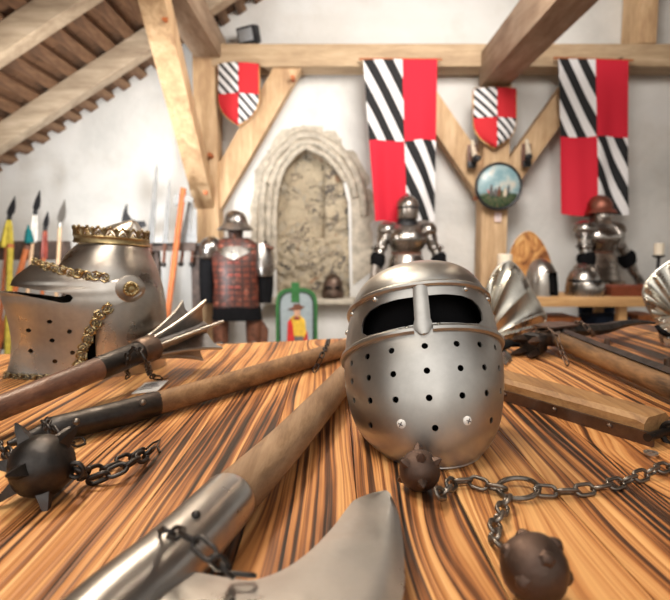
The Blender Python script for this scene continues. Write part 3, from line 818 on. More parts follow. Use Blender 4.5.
brigandine_figure()

# painted board with a man in a feathered hat
def painted_board():
    Y = 4.75; c = P(296.5, 300, Y)
    t = thing('painted_board', 'round-topped green-framed board painted with a man in hat and red-yellow dress', 'sign', (c.x, Y, 0))
    zt = P(296, 288, Y).z; k = Y / F; hw = 21 * k
    def shape(w, z1, z0, n=18, p=3.2):
        pts = [V(-w, 0, z0), V(w, 0, z0)]
        for i in range(n + 1):
            a = PI * i / n; cc, ss = math.cos(a), math.sin(a)
            pts.append(V(w * math.copysign(abs(cc) ** (2 / p), cc), 0, z1 - w + w * abs(ss) ** (2 / p)))
        return pts
    b = new(); prism(b, shape(hw, zt, 0.02), (0, .03, 0)); obj('frame', b, M['green'], t)
    b = new(); prism(b, [p + V(0, -.004, 0) for p in shape(hw * .86, zt - .14 * hw, .06)], (0, .01, 0)); obj('frame_line', b, M['green_dark'], t)
    b = new(); prism(b, [p + V(0, -.008, 0) for p in shape(hw * .76, zt - .24 * hw, .10)], (0, .01, 0)); obj('painted_field', b, M['paleblue'], t)
    b = new(); prism(b, [V((291.5 - 296.5) * k, -.016, P(0, 302, Y).z), V((299.5 - 296.5) * k, -.016, P(0, 302, Y).z), V((299.5 - 296.5) * k, -.016, P(0, 282.5, Y).z), V((291.5 - 296.5) * k, -.016, P(0, 282.5, Y).z)], (0, .03, 0)); obj('top_tab', b, M['green'], t)
    def flat(name, pts, mt, par, lay=1):
        b = new(); prism(b, [V((x - 296.5) * k, -.008 - .002 * lay, P(0, y, Y).z) for x, y in pts], (0, .003, 0)); return obj(name, b, M[mt], par)
    f = flat('painted_man', [(288, 352), (290, 330), (289, 319), (294, 315), (300, 315), (305, 320), (306, 330), (306, 352)], 'yellow_paint', t, 1)
    flat('coat', [(286, 352), (287, 335), (287.5, 322), (291, 318), (293, 326), (294, 338), (293, 352)], 'red_paint', f, 2)
    flat('coat', [(300, 352), (299, 340), (304, 338), (307, 330), (308, 341), (306, 352)], 'red_paint', f, 2)
    flat('skirt', [(294, 352), (294, 336), (303, 336), (305, 352)], 'ink', f, 3)
    flat('face', [(293.5, 309), (300, 309), (300.5, 314), (298, 317), (295, 316)], 'skin_paint', f, 3)
    flat('hat', [(287, 309), (293, 307), (294, 304), (300, 303.5), (301.5, 306), (305, 306), (301, 309.5), (293, 310)], 'leather', f, 4)
    flat('collar', [(292, 318), (296, 316), (301, 318), (298, 320)], 'leather_red', f, 4)
painted_board()
# rusty helmet on the niche ledge
def niche_helmet():
    c = P(333, 296, YW - .08); k = (YW - .08) / F
    t = thing('rusty_helmet', 'small rusty brown helmet on the ledge of the arched niche', 'helmet', (c.x, YW - .09, P(300, 297, YW).z))
    b = new(); loft(b, [(0, 0, 0, .10, .10), (0, 0, .09, .108, .11), (0, 0, .16, .10, .105), (0, 0, .215, .075, .08), (0, 0, .245, .035, .04), (0, 0, .253, .003, .003)], 28); obj('skull', b, M['iron_brown'], t)
    b = new(); loft(b, [(0, -.005, .0, .111, .116), (0, -.008, .04, .115, .122), (0, -.005, .085, .112, .118)], 28, cap=False); obj('face_plate', b, M['iron_brown'], t)
    for s in (-1, 1):
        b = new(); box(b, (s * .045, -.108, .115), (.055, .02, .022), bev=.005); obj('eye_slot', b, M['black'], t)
niche_helmet()

# ================================================================== WEAPON RACKS (far left)
def rack(px0, px1, py0, py1, Y, label, legs):
    a, c = P(px0, py0, Y), P(px1, py1, Y)
    t = thing('weapon_rack', label, 'rack', ((a.x + c.x) / 2, Y, 0))
    b = new(); box(b, ((a.x + c.x) / 2, Y, (a.z + c.z) / 2), (c.x - a.x, .10, a.z - c.z), bev=.008); obj('rail', b, M['rack'], t, True)
    b = new(); box(b, ((a.x + c.x) / 2, Y + .0, .35), (c.x - a.x, .06, .09), bev=.006); obj('lower_rail', b, M['rack'], t, True)
    for x in legs:
        q = P(x, 250, Y); b = new(); box(b, (q.x, Y + .06, a.z / 2), (.08, .07, a.z), bev=.006); obj('post', b, M['rack'], t, True)
        b = new(); box(b, (q.x, Y, .02), (.10, .5, .04), bev=.006); obj('foot', b, M['rack'], t, True)
rack(-60, 68, 241, 260, 4.95, 'dark wooden weapon rack holding tasselled spears, behind the crowned helmet', (-50, 62))
rack(122, 197, 243, 251, 4.95, 'dark wooden weapon rack holding swords and a long axe, beside the left post', (128, 153, 194))
def staff(b, p0, p1, r=.017): tube(b, [p0, p1], r, 8)
def spear(x0, y0, x1, y1, xh, yh, mt, head, tas, label, w=.05, Y=4.86, tw=.8):
    """px of shaft bottom, shaft top, head tip"""
    p0, p1, ph = P(x0, y0, Y - .1), P(x1, y1, Y), P(xh, yh, Y)
    d = (p0 - p1).normalized(); p0 = p1 + d * ((p1.z - .02) / -d.z)
    t = thing('spear', label, 'spear', p0)
    b = new(); staff(b, p0, p1); obj('shaft', b, M[mt], t, True)
    b = new(); ax = ph - p1; s = V(1, 0, 0)
    for sy in (1,):
        mid = [p1 - s * .014, p1 + ax * .12 - s * .016, p1 + ax * .3 - s * w * .5, p1 + ax * .55 - s * w * .42, ph, p1 + ax * .55 + s * w * .42, p1 + ax * .3 + s * w * .5, p1 + ax * .12 + s * .016, p1 + s * .014]
        prism(b, [q + V(0, -.006, 0) for q in mid], (0, .012, 0))
    tube(b, [p1 - ax * .05, p1 + ax * .14], .02, 8); obj('head', b, M[head], t, True)
    if tas:
        b = new(); q = p1 - (p1 - p0).normalized() * .01
        dn = (p0 - p1).normalized(); rg = []
        for k, (l, r) in enumerate(((0, .02), (.07, .038), (.15, .05), (.22, .058), (.25, .048))):
            cc = q + dn * l; rg.append([cc + V(math.cos(a), math.sin(a), 0) * (.016 + (r - .016) * tw) * (1 + .18 * math.sin(a * 6)) for a in [2 * PI * z / 24 for z in range(24)]])
        skin(b, rg); obj('tassel', b, M[tas], t, True)
G = 'spears in the left rack'
spear(2, 300, 9, 219, 15, 196, 'shaft_orange', 'blackmetal', 'yellow', 'spear with black blade and yellow tassel at the far left edge', .07, tw=.75)
spear(27, 300, 35, 214, 40, 190, 'shaft_pale', 'blackmetal', 'white_cloth', 'spear with black blade and white tassel in the left rack', .06, tw=.4)
spear(42, 300, 45, 230, 48, 211, 'shaft_orange', 'blackmetal', 'leather_red', 'short spear with dark head and red-brown tassel in the left rack', .05, tw=.22)
spear(56, 300, 60, 226, 65, 199, 'shaft_pale', 'edge', None, 'spear with grey steel leaf blade and bare pale shaft in the left rack', .075)
def loose_staff(x0, y0, x1, y1, mt, label, Y=4.78):
    p0, p1 = P(x0, y0, Y - .08), P(x1, y1, Y); d = (p0 - p1).normalized(); p0 = p1 + d * ((p1.z - .02) / -d.z)
    t = thing('pole', label, 'pole', p0)
    b = new(); staff(b, p0, p1, .026); obj('shaft', b, M[mt], t, True)
    b = new(); tube(b, [p1 + d * .02, p1 - d * .015], .03, 8); obj('cap', b, M['shaft_orange' if mt != 'shaft_orange' else 'leather'], t, True)
loose_staff(2, 335, 27, 247, 'shaft_orange', 'slanted orange pole leaning on the front of the left rack')
loose_staff(9, 300, 10.5, 246, 'yellow', 'upright yellow pole in front of the left rack')
b = new(); q = P(29, 241, 4.78)
t = thing('tassel', 'teal tassel hanging at the top of the left rack', 'tassel', q, scale=.62)
lathe(b, [(.012, .20), (.035, .16), (.05, .09), (.065, .0), (.05, -.03), (.001, -.02)], 14); obj('fringe', b, M['teal'], t)
b = new(); lathe(b, [(.014, .19), (.02, .21), (.014, .23), (.001, .235)], 10); obj('knot', b, M['teal'], t)
def sword(x0, y0, x1, y1, label, Y=4.88, w=.032):
    p0, p1 = P(x0, y0, Y), P(x1, y1, Y)
    t = thing('sword', label, 'sword', p0, group='swords in the right-hand rack')
    ax = (p1 - p0); b = new(); s = V(1, 0, 0)
    prism(b, [p0 - s * w + V(0, -.004, 0), p0 + ax * .9 - s * w * .45 + V(0, -.004, 0), p1 + V(0, -.004, 0), p0 + ax * .9 + s * w * .45 + V(0, -.004, 0), p0 + s * w + V(0, -.004, 0)], (0, .008, 0)); obj('blade', b, M['sword'], t, True)
    d = ax.normalized(); b = new(); tube(b, [p0 - s * .10, p0 + s * .10], .011, 8); obj('crossguard', b, M['iron'], t, True)
    b = new(); tube(b, [p0, p0 - d * .17], .016, 8); obj('grip', b, M['leather'], t, True)
    b = new(); sphere(b, p0 - d * .19, .026); obj('pommel', b, M['iron'], t, True)
sword(150.5, 244, 157, 163, 'tallest sword, blade upright in the rack by the left post')
sword(165, 244, 170, 177, 'second tallest sword, blade upright in the rack by the left post', w=.026)
sword(184, 244, 191, 199, 'broad pale sword blade upright behind the orange axe shaft', w=.05, Y=4.93)
sword(193, 244, 195.5, 207, 'short pale sword blade beside the left post', w=.035, Y=4.93)
def far_axe():
    Y = 4.8; p1 = P(183.5, 188, Y); p0 = P(168, 312, Y); d = (p0 - p1).normalized(); p0 = p1 + d * ((p1.z - .02) / -d.z)
    t = thing('long_axe', 'long axe with orange shaft leaning on the rack by the left post', 'axe', p0)
    b = new(); staff(b, p0, p1, .028); obj('shaft', b, M['shaft_orange'], t, True)
    b = new(); k = Y / F
    prism(b, [P(x, y, Y - .01) for x, y in ((176, 193), (181, 196), (188, 196), (193, 198), (193, 203), (187, 201), (181, 203), (175, 206), (173, 200))], (0, .02, 0)); obj('axe_head', b, M['sword'], t, True)
far_axe()
def far_halberd():
    Y = 4.8; p1 = P(126, 232, Y)
    t = thing('halberd', 'black halberd head showing above the crowned helmet', 'halberd', (p1.x, Y, .02))
    b = new(); staff(b, V(p1.x, Y, .02), p1 + V(0, 0, .0), .02); obj('shaft', b, M['shaft_pale'], t, True)
    b = new(); prism(b, [P(x, y, Y - .01) for x, y in ((121, 224), (123, 212), (126.5, 203.5), (127, 213), (131, 219), (137, 221), (144, 221), (146, 226), (136, 230), (124, 232))], (0, .02, 0)); obj('axe_head', b, M['blackmetal'], t, True)
far_halberd()

# ================================================================== BENCH ON THE RIGHT
YB = 4.3
zb = P(600, 297, YB).z
xb0, xb1 = P(470, 300, YB).x, P(652, 300, YB).x
t = thing('bench', 'long pine bench along the back wall carrying helmets and candles', 'bench', ((xb0 + xb1) / 2, YB, 0))
b = new(); box(b, ((xb0 + xb1) / 2, YB + .27, zb - .04), (xb1 - xb0, .58, .08), bev=.008); obj('seat_board', b, M['bench'], t, True)
for px in (486, 627):
    x = P(px, 300, YB).x
    for yy in (.08, .46):
        b = new(); box(b, (x, YB + yy, (zb - .08) / 2), (.07, .07, zb - .08), bev=.006); obj('leg', b, M['bench'], t, True)
b = new(); box(b, ((xb0 + xb1) / 2, YB + .46, .25), (xb1 - xb0 - .3, .04, .08)); obj('stretcher', b, M['bench'], t, True)
# arched flamed panel standing on the bench
def arched_panel():
    Y = YB + .42; k = Y / F
    pts = [(510, 300), (510, 262), (512, 249), (517, 239), (523, 233.5), (530, 232), (537, 237), (544, 247), (550, 262), (552, 280), (553, 300)]
    c = P(531, 297, YB)
    t = thing('arched_panel', 'pointed arched wooden panel with dark flame scorching, standing on the bench', 'wooden panel', (P(531, 297, Y).x, Y, zb))
    def z(py): return max(zb + .002, P(0, py, Y).z)
    b = new(); prism(b, [V(P(x, y, Y).x, Y, z(y)) for x, y in pts], (0, .035, 0)); obj('panel', b, M['flamed'], t, True)
    b = new(); tube(b, smooth_path([(P(x, y, Y).x, Y - .004, z(y)) for x, y in pts], 3), .008, 6); obj('rounded_edge', b, M['flamed'], t, True)
    b = new(); q = V(P(528, 300, Y).x, Y + .08, zb); box(b, (q.x, q.y, zb + .006), (.25, .1, .012)); box(b, (q.x, q.y + .0, zb + .12), (.03, .03, .24)); obj('stand', b, M['flamed'], t, True)
arched_panel()
def bench_bascinet():
    Y = YB + .16; c = P(541, 297, Y)
    t = thing('open_helmet', 'dark open-faced helmet on the bench in front of the arched panel', 'helmet', (c.x, Y, zb), (0, 0, .7))
    b = new(); loft(b, [(0, 0, 0, .13, .14), (0, 0, .10, .125, .135), (0, .0, .19, .115, .125), (0, .01, .26, .085, .095), (0, .02, .30, .045, .05), (0, .025, .315, .004, .004)], 36)
    sk = obj('skull', b, M['steel_brown'], t)
    b = new(); box(b, (0, -.12, .10), (.15, .16, .20), bev=.03); cu = obj('cutter', b, M['black'])
    cu.parent = t
    md = 0
    for m_ in (M['black'],): sk.data.materials.append(m_)
    boolean(sk, [cu])
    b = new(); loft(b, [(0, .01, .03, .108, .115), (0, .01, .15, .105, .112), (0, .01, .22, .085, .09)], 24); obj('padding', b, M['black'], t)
bench_bascinet()
def bench_visored():
    Y = YB + .16; c = P(583, 297, Y)
    t = thing('visored_helmet', 'grey visored helmet on the bench before the suit with red-brown helmet', 'helmet', (c.x, Y, zb), (0, 0, .55))
    b = new(); loft(b, [(0, .02, 0, .125, .135), (0, .01, .07, .128, .14), (0, .005, .14, .122, .135), (0, .01, .20, .095, .108), (0, .015, .24, .055, .062), (0, .02, .255, .005, .006)], 36); sk = obj('skull', b, M['suit'], t)
    b = new(); loft(b, [(0, -.015, .0, .132, .145), (0, -.025, .05, .135, .155), (0, -.02, .10, .132, .15), (0, -.012, .118, .131, .143)], 36, cap=False); solid_shell(b, .003); v = obj('visor', b, M['suit'], t)
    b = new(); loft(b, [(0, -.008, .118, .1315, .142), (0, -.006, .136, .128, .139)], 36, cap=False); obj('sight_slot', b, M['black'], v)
    b = new(); tube(b, smooth_path([(0, -.10, .19), (0, -.05, .245), (0, .02, .262), (0, .09, .235), (0, .13, .15)], 5), .008, 8); obj('comb', b, M['suit'], sk)
    for s in (-1, 1):
        b = new(); sphere(b, (s * .135, .0, .10), .013); obj('visor_pivot', b, M['suit'], t)
bench_visored()
def candle(px, pt, pb, half, Y, label, z0):
    a = P(px, pt, Y); q = P(px, pb, Y); k = Y / F
    t = thing('candle', label, 'candle', (a.x, Y, z0))
    h0 = q.z - z0; h1 = a.z - z0; r = half * k
    b = new(); lathe(b, [(r * 1.5, 0), (r * 1.5, .012), (.02, .03), (.014, .06), (.014, h0 - .03), (r * 1.25, h0 - .012), (r * 1.25, h0), (.002, h0)], 24); obj('candlestick', b, M['blackmetal'], t)
    b = new(); lathe(b, [(r, h0), (r * 1.02, (h0 + h1) / 2), (r, h1 - .006), (r * .85, h1), (r * .4, h1 - .01), (.001, h1 - .012)], 24); w = obj('wax', b, M['wax'], t)
    b = new(); tube(b, [V(0, 0, h1 - .014), V(.002, 0, h1 + .012)], .0025, 6); obj('wick', b, M['ink'], w)
candle(505, 254, 272, 7, YB + .12, 'thick pale pillar candle on the bench left of the arched panel', zb)
candle(659.5, 243, 255, 4.5, YB + .30, 'short pale candle on a black stick right of the red-brown tray', 0.0)
t = thing('tray', 'red-brown wooden tray on the right end of the bench', 'tray', (P(627, 297, YB + .1).x, YB + .16, zb))
z1 = P(0, 287, YB).z - zb; wx = 21 * YB / F
b = new(); lathe_pts = [V(-wx * .86, -.10, 0), V(wx * .86, -.10, 0), V(wx * .86, .12, 0), V(-wx * .86, .12, 0)]
top = [V(-wx, -.13, z1), V(wx, -.13, z1), V(wx, .15, z1), V(-wx, .15, z1)]
top2 = [V(-wx + .02, -.11, z1), V(wx - .02, -.11, z1), V(wx - .02, .13, z1), V(-wx + .02, .13, z1)]
low2 = [p * .9 + V(0, 0, .014) for p in lathe_pts]
skin(b, [lathe_pts, top, top2, low2]); obj('body', b, M['tray'], t)
b = new()
for s in (-1, 1): box(b, (s * wx, .01, z1 + .004), (.03, .12, .012), bev=.004)
obj('handle', b, M['tray'], t)
# under the bench
def chest():
    Y = YB + .3; c = P(549, 330, Y)
    t = thing('wooden_chest', 'orange-stained wooden chest under the bench', 'chest', (c.x, Y, 0))
    b = new(); box(b, (0, 0, .31), (.36, .32, .62), bev=.01); obj('body', b, M['orangewood'], t)
    b = new(); box(b, (0, 0, .65), (.39, .35, .06), bev=.012); obj('lid', b, M['orangewood'], t)
    b = new(); box(b, (0, -.165, .58), (.06, .012, .09), bev=.003); obj('latch', b, M['iron'], t)
chest()
def cloth_pile():
    Y = YB + .28; c = P(602, 330, Y)
    t = thing('folded_cloth_stack', 'stack of dark navy cloth under the bench right of the chest', 'cloth', (c.x, Y, 0))
    z = 0
    for k in range(6):
        h = .115; b = new(); box(b, (.012 * (k % 3 - 1), 0, z + h / 2), (.33 - .01 * (k % 2), .32, h - .004), Matrix.Rotation(.04 * (k % 3 - 1), 3, 'Z'), bev=.03); obj('folded_cloth', b, M['navy'], t); z += h
cloth_pile()
def stool():
    Y = YB + .35; c = P(638, 330, Y)
    t = thing('wooden_box', 'orange-brown wooden box under the right end of the bench', 'box', (c.x, Y, 0))
    b = new(); box(b, (0, 0, .33), (.18, .30, .66), bev=.008); obj('body', b, M['orangewood'], t)
    b = new(); box(b, (0, 0, .675), (.2, .32, .03), bev=.006); obj('lid', b, M['orangewood'], t)
stool()
# ================================================================== TABLE
def table():
    t = thing('display_table', 'long display table of flame-burnt striped planks under the helmets and weapons', 'table', (0.1, 1.0, 0))
    b = new(); lay = b.verts.layers.float.new('plank')
    x = -1.294; w = .12; k = 0
    rnd = random.Random(3)
    far = lambda x: 1.70 + .276 * x
    while x < 1.75:
        x1 = x + w - .0014
        n0 = len(b.verts)
        dz = rnd.uniform(-.0008, .0008)
        pts = [V(x, .27, TZ - .042 + dz), V(x1, .27, TZ - .042 + dz), V(x1, far(x1) + rnd.uniform(-.006, .006), TZ - .042 + dz), V(x, far(x) + rnd.uniform(-.006, .006), TZ - .042 + dz)]
        pv = rnd.random()
        prism(b, pts, (0, 0, .042))
        b.verts.ensure_lookup_table()
        for v in b.verts[n0:]: v[lay] = pv
        x += w; k += 1
    obj('tabletop', b, M['table'], t, True)
    for (xx, yy) in ((-1.1, .4), (1.5, .4), (-1.1, 1.25), (1.5, 1.95)):
        b = new(); box(b, (xx, yy, (TZ - .05) / 2), (.09, .09, TZ - .05), bev=.006); obj('leg', b, M['bench'], t, True)
    b = new(); beam_bm(b, V(-1.15, .38, TZ - .10), V(1.55, .38, TZ - .10), .04, .10); beam_bm(b, V(-1.15, 1.22, TZ - .10), V(1.55, 1.97, TZ - .10), .04, .10); obj('apron', b, M['bench'], t, True)
table()

# ------------------------------------------------------------------ chains
_links = {}
def link_mesh(L, W, r, mt):
    key = (round(L, 4), round(W, 4), round(r, 4), mt)
    if key in _links: return _links[key]
    b = new(); pts = []; R = W / 2 - r; h = L / 2 - W / 2
    for k in range(9): a = -PI / 2 + PI * k / 8; pts.append(V(h + R * math.cos(a), R * math.sin(a), 0))
    for k in range(9): a = PI / 2 + PI * k / 8; pts.append(V(-h + R * math.cos(a), R * math.sin(a), 0))
    tube(b, pts, r, 8, closed=True)
    me = bpy.data.meshes.new('chain_link'); b.to_mesh(me); b.free(); me.materials.append(M[mt])
    for p in me.polygons: p.use_smooth = True
    _links[key] = me; return me
def chain(parent, pts, L, W, r, mt='chain', roll=.75, seed=1, name='chain_link', base_roll=0.0):
    path = resample(smooth_path(pts, 10), L - 2.3 * r)
    me = link_mesh(L, W, r, mt); inv = root_matrix(parent).inverted(); rn = random.Random(seed)
    for i in range(len(path) - 1):
        c = (path[i] + path[i + 1]) / 2; d = (path[i + 1] - path[i]).normalized()
        m = frame_of(d)
        m = Matrix((d, m.col[0], m.col[2])).transposed()
        m = m @ Matrix.Rotation(base_roll + (roll if i % 2 else roll - PI / 2) + rn.uniform(-.25, .25), 3, 'X')
        o = bpy.data.objects.new(name, me); C.objects.link(o); o.parent = parent
        o.matrix_basis = inv @ (Matrix.Translation(c) @ m.to_4x4())

def spiked_ball(parent, c, r, spikes, mt, name='spiked_ball', sl=.5, sw=.28, facets=4):
    b = new(); sphere(b, c, r, u=28, v=18)
    for v in b.verts: v.co += (v.co - Vector(c)).normalized() * r * .035 * mnoise.noise(v.co * 60)
    o = obj(name, b, M[mt], parent, True)
    for d in spikes:
        d = Vector(d).normalized(); b = new(); m = frame_of(d); s, u = m.col[0], m.col[2]
        rings = []
        for l, w in ((.9, sw), (1.0 + sl * .25, sw * .72), (1.0 + sl * .65, sw * .48), (1.0 + sl, sw * .12)):
            rings.append([Vector(c) + d * r * l + (s * math.cos(2 * PI * k / facets + .4) + u * math.sin(2 * PI * k / facets + .4)) * r * w for k in range(facets)])
        skin(b, rings); obj('spike', b, M[mt], o, True, sharp=.5)
    return o

# ================================================================== PERFORATED HELMET
def perforated_helmet():
    t = thing('perforated_helmet', 'steel helmet with two eye openings and rows of breathing holes, centre of the table', 'helmet', (.133, .795, TZ + .0005), (0, 0, -.10))
    K = 1.055
    rows = [  # zc, tilt, a, bf, bb, yc
        (0.000, 0, .078, .118, .085, 0), (.012, 2, .093, .125, .098, 0), (.030, 6, .1045, .128, .105, .0), (.062, 13, .1125, .1285, .11, .006),
        (.092, 21, .1160, .125, .113, .016), (.116, 28.5, .1150, .120, .115, .026), (.150, 28, .1100, .1165, .112, .034), (.1795, 26.5, .1025, .112, .108, .040),
        (.200, 26, .0955, .103, .102, .044), (.218, 25, .0825, .088, .090, .048), (.232, 24, .0625, .066, .071, .052), (.2415, 24, .037, .039, .043, .055), (.246, 24, .012, .012, .013, .056)]
    def S(th, tt, off=0.0):
        zc, ti, a, bf, bb, yc = crom(rows, tt)
        ti = math.radians(ti); a *= K; b_ = (bf if math.cos(th) > 0 else bb) * K
        zc *= K; yc *= K
        pw = 2.15
        s, c = math.sin(th), math.cos(th)
        x = a * math.copysign(abs(s) ** (2 / pw), s); y = -b_ * math.copysign(abs(c) ** (2 / pw), c)
        roll = .125 * min(1, tt / 4)
        p = V(x, yc + y * math.cos(ti), zc - y * math.sin(ti) + x * roll)
        p.x -= .075 * (p.z - .13)
        p.z = max(p.z, 0.0) if tt < .01 else p.z
        return p
    def Nn(th, tt):
        e = 1e-3
        du = S(th + e, tt) - S(th - e, tt); dv = S(th, tt + e) - S(th, tt - e)
        return du.cross(dv).normalized()
    RID, BROW, TOP = 5.0, 7.0, 12
    def sheet(t0, t1, nt, nth, th_=.0022, closed_top=False):
        b = new(); rings = []
        for j in range(nt + 1):
            tt = lerp(t0, t1, j / nt); rings.append([S(2 * PI * k / nth, tt) for k in range(nth)])
        skin(b, rings, True, False, closed_top)
        return b
    # skull (dome), eye band and bib are one shell with an outward thickness of steel
    b = sheet(0, TOP, 84, 144, closed_top=True); solid_shell(b, .0025)
    bmesh.ops.recalc_face_normals(b, faces=b.faces[:])
    sh = obj('shell', b, M['steel_helm'], t)
    def cutter(outline, depth=.03):
        b = new(); A = []; B = []
        for th, tt in outline:
            n = Nn(th, tt)
            if n.dot(S(th, tt) - V(0, .03, .1)) < 0: n = -n
            A.append(S(th, tt) + n * depth); B.append(S(th, tt) - n * depth)
        skin(b, [A, B]); return b
    D = math.radians
    def round_poly(pts, k=6):
        q = pts + pts[:3]; out = []
        n = len(pts)
        for i in range(n):
            for j in range(k):
                r = crom([pts[(i - 1) % n], pts[i], pts[(i + 1) % n], pts[(i + 2) % n]], 1 + j / k); out.append((r[0], r[1]))
        return out
    eye_cuts = []
    cuts = b = new()
    def add(outline, d=.03):
        c = cutter(outline, d); me = bpy.data.meshes.new('tmp'); c.to_mesh(me); c.free(); cuts.from_mesh(me); bpy.data.meshes.remove(me)
    for s in (-1, 1):
        pts = [(3.4, 5.17), (3.4, 6.34), (16, 6.36), (29, 6.32), (38, 6.20), (43.5, 5.98), (46, 5.68), (45, 5.40), (40, 5.20), (29, 5.14), (16, 5.15)]
        full = []
        for i in range(len(pts)):       # linear corners near the nose, rounded outside
            a, c = pts[i], pts[(i + 1) % len(pts)]
            for j in range(4): full.append((lerp(a[0], c[0], j / 4), lerp(a[1], c[1], j / 4)))
        q = [(D(s * p[0]), p[1]) for p in full]
        eye_cuts.append(cutter(q if s > 0 else q[::-1], .02))
    holes = []
    for th in (-79, -58, -39, -20, 0, 19, 37, 55, 74): holes.append((th, 4.40))
    for th in (-80, -59, -39, -20, 0, 20, 39, 58, 78): holes.append((th, 3.70))
    for th in (-60, -40, -20, 0, 20, 40, 60): holes.append((th, 3.03))
    for th in (-44, 2, 46): holes.append((th, 2.30))
    ho = [obj('cutter_eyes', q, M['black'], None) for q in eye_cuts]
    for q in ho: q.parent = t
    boolean(sh, ho)
    cuts = b = new()
    for th, tt in holes:
        c0 = S(D(th), tt); n = Nn(D(th), tt)
        if n.dot(c0 - V(0, .03, .1)) < 0: n = -n
        tube(cuts, [c0 + n * .012, c0 - n * .014], .0044, 12)
    ho = obj('cutter_holes', cuts, M['black'], None); ho.parent = t
    boolean(sh, [ho])
    # dark lining just inside
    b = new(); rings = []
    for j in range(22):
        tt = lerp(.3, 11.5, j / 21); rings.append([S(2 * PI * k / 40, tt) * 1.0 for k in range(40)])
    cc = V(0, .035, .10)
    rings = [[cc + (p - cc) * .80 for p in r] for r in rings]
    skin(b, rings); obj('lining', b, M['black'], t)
    # ridges: brow roll and cheek roll
    b = new(); pts = [S(D(a), BROW + .02) for a in range(-100, 101, 4)]; pts = [p + (p - V(0, .04, p.z)).normalized() * .0015 for p in pts]
    tube(b, pts, .0046, 8); obj('brow_roll', b, M['steel_helm'], t)
    for s in (-1, 1):
        b = new(); pts = [S(D(s * a), RID - .02 - .0 * a) for a in range(5, 101, 3)]; pts = [p + (p - V(0, .03, p.z)).normalized() * .0012 for p in pts]
        tube(b, pts, [.0056] * (len(pts) - 1) + [.004], 8); obj('cheek_roll', b, M['steel_helm'], t)
    # nasal bar over the face with a pointed foot
    b = new(); A = []
    for j in range(13):
        tt = lerp(4.82, 6.95, j / 12); w = .0088 if j > 2 else (.005, .0095, .0105)[j]
        r = []
        for q in range(7):
            u = (q / 6 - .5) * 2; th = u * w / .115
            r.append(S(th, tt) + Nn(0, tt) * 0 + (S(0, tt) - V(0, .04, S(0, tt).z - .02)).normalized() * (.0052 - .003 * u * u))
        A.append(r)
    skin(b, A, closed=False); solid_shell(b, .004); obj('nasal_bar', b, M['steel_helm'], t)
    def rivet(th, tt, r=.0042, name='rivet', mt='steel_bright', fl=.55):
        p = S(D(th), tt); n = Nn(D(th), tt)
        if n.dot(p - V(0, .03, .1)) < 0: n = -n
        b = new(); m = frame_of(n); R = Matrix((m.col[0], m.col[2], n)).transposed()
        lathe(b, [(r, -.001), (r, .0008), (r * .8, r * fl), (r * .4, r * fl * 1.5), (.0001, r * fl * 1.6)], 12, m=R)
        for v in b.verts: v.co += p
        return obj(name, b, M[mt], t), p, n, R
    for th in (-66, -34, 34, 66): rivet(th, 6.70)
    rivet(0, 6.88)
    for th in (-84, 84): rivet(th, 6.2)
    for th in (-90, -70, 70, 90): rivet(th, 5.0, .0046)
    for th in (-9, 9): rivet(th, 5.03, .0052)
    rivet(0, 4.86, .0045)
    for th, rr in ((-18, .0062), (23, .0062)):
        o, p, n, R = rivet(th, 2.42, rr, 'screw_head', 'paper', .35)
        b = new()
        for a in (.4, .4 + PI / 2):
            q = p + n * rr * .62; d = (R.col[0] * math.cos(a) + R.col[1] * math.sin(a)) * rr * .55
            tube(b, [q - d, q + d], .0007, 5)
        obj('screw_slot', b, M['ink'], o)
    # rim roll at the bottom
    b = new(); tube(b, [S(2 * PI * k / 72, .02) + V(0, 0, .0024) for k in range(72)], .0024, 6, closed=True); obj('lower_rim', b, M['steel_helm'], t)
perforated_helmet()

# ================================================================== CROWNED VISORED HELMET (left)
def scroll_strip(b, pts, w, nrm_fn, beads=True):
    """acanthus-like scrollwork along a path: alternating spirals and beads"""
    path = resample(smooth_path(pts, 12), w * .95)
    for i in range(len(path) - 1):
        p, q = path[i], path[i + 1]; d = (q - p).normalized(); n = nrm_fn(p); s = n.cross(d).normalized(); k = 1 if i % 2 else -1
        c = (p + q) / 2 + n * w * .10; sp = []
        for j in range(15):
            a = j / 14 * 2 * PI * 1.25; r = w * .50 * (1 - .72 * j / 14)
            sp.append(c + (d * math.cos(a + PI) * 1.1 + s * k * math.sin(a)) * r + n * w * .10 * math.sin(j))
        tube(b, sp, [w * .12 * (1 - .4 * j / 14) for j in range(15)], 6)
        sphere(b, c + d * w * .1, w * .15, u=8, v=6)
        tube(b, [p - s * k * w * .38, (p + q) / 2 - s * k * w * .56 + n * w * .1, q - s * k * w * .34], [w * .07, w * .12, w * .06], 6)
        sphere(b, p + s * k * w * .42 + n * w * .06, w * .13, u=8, v=6)
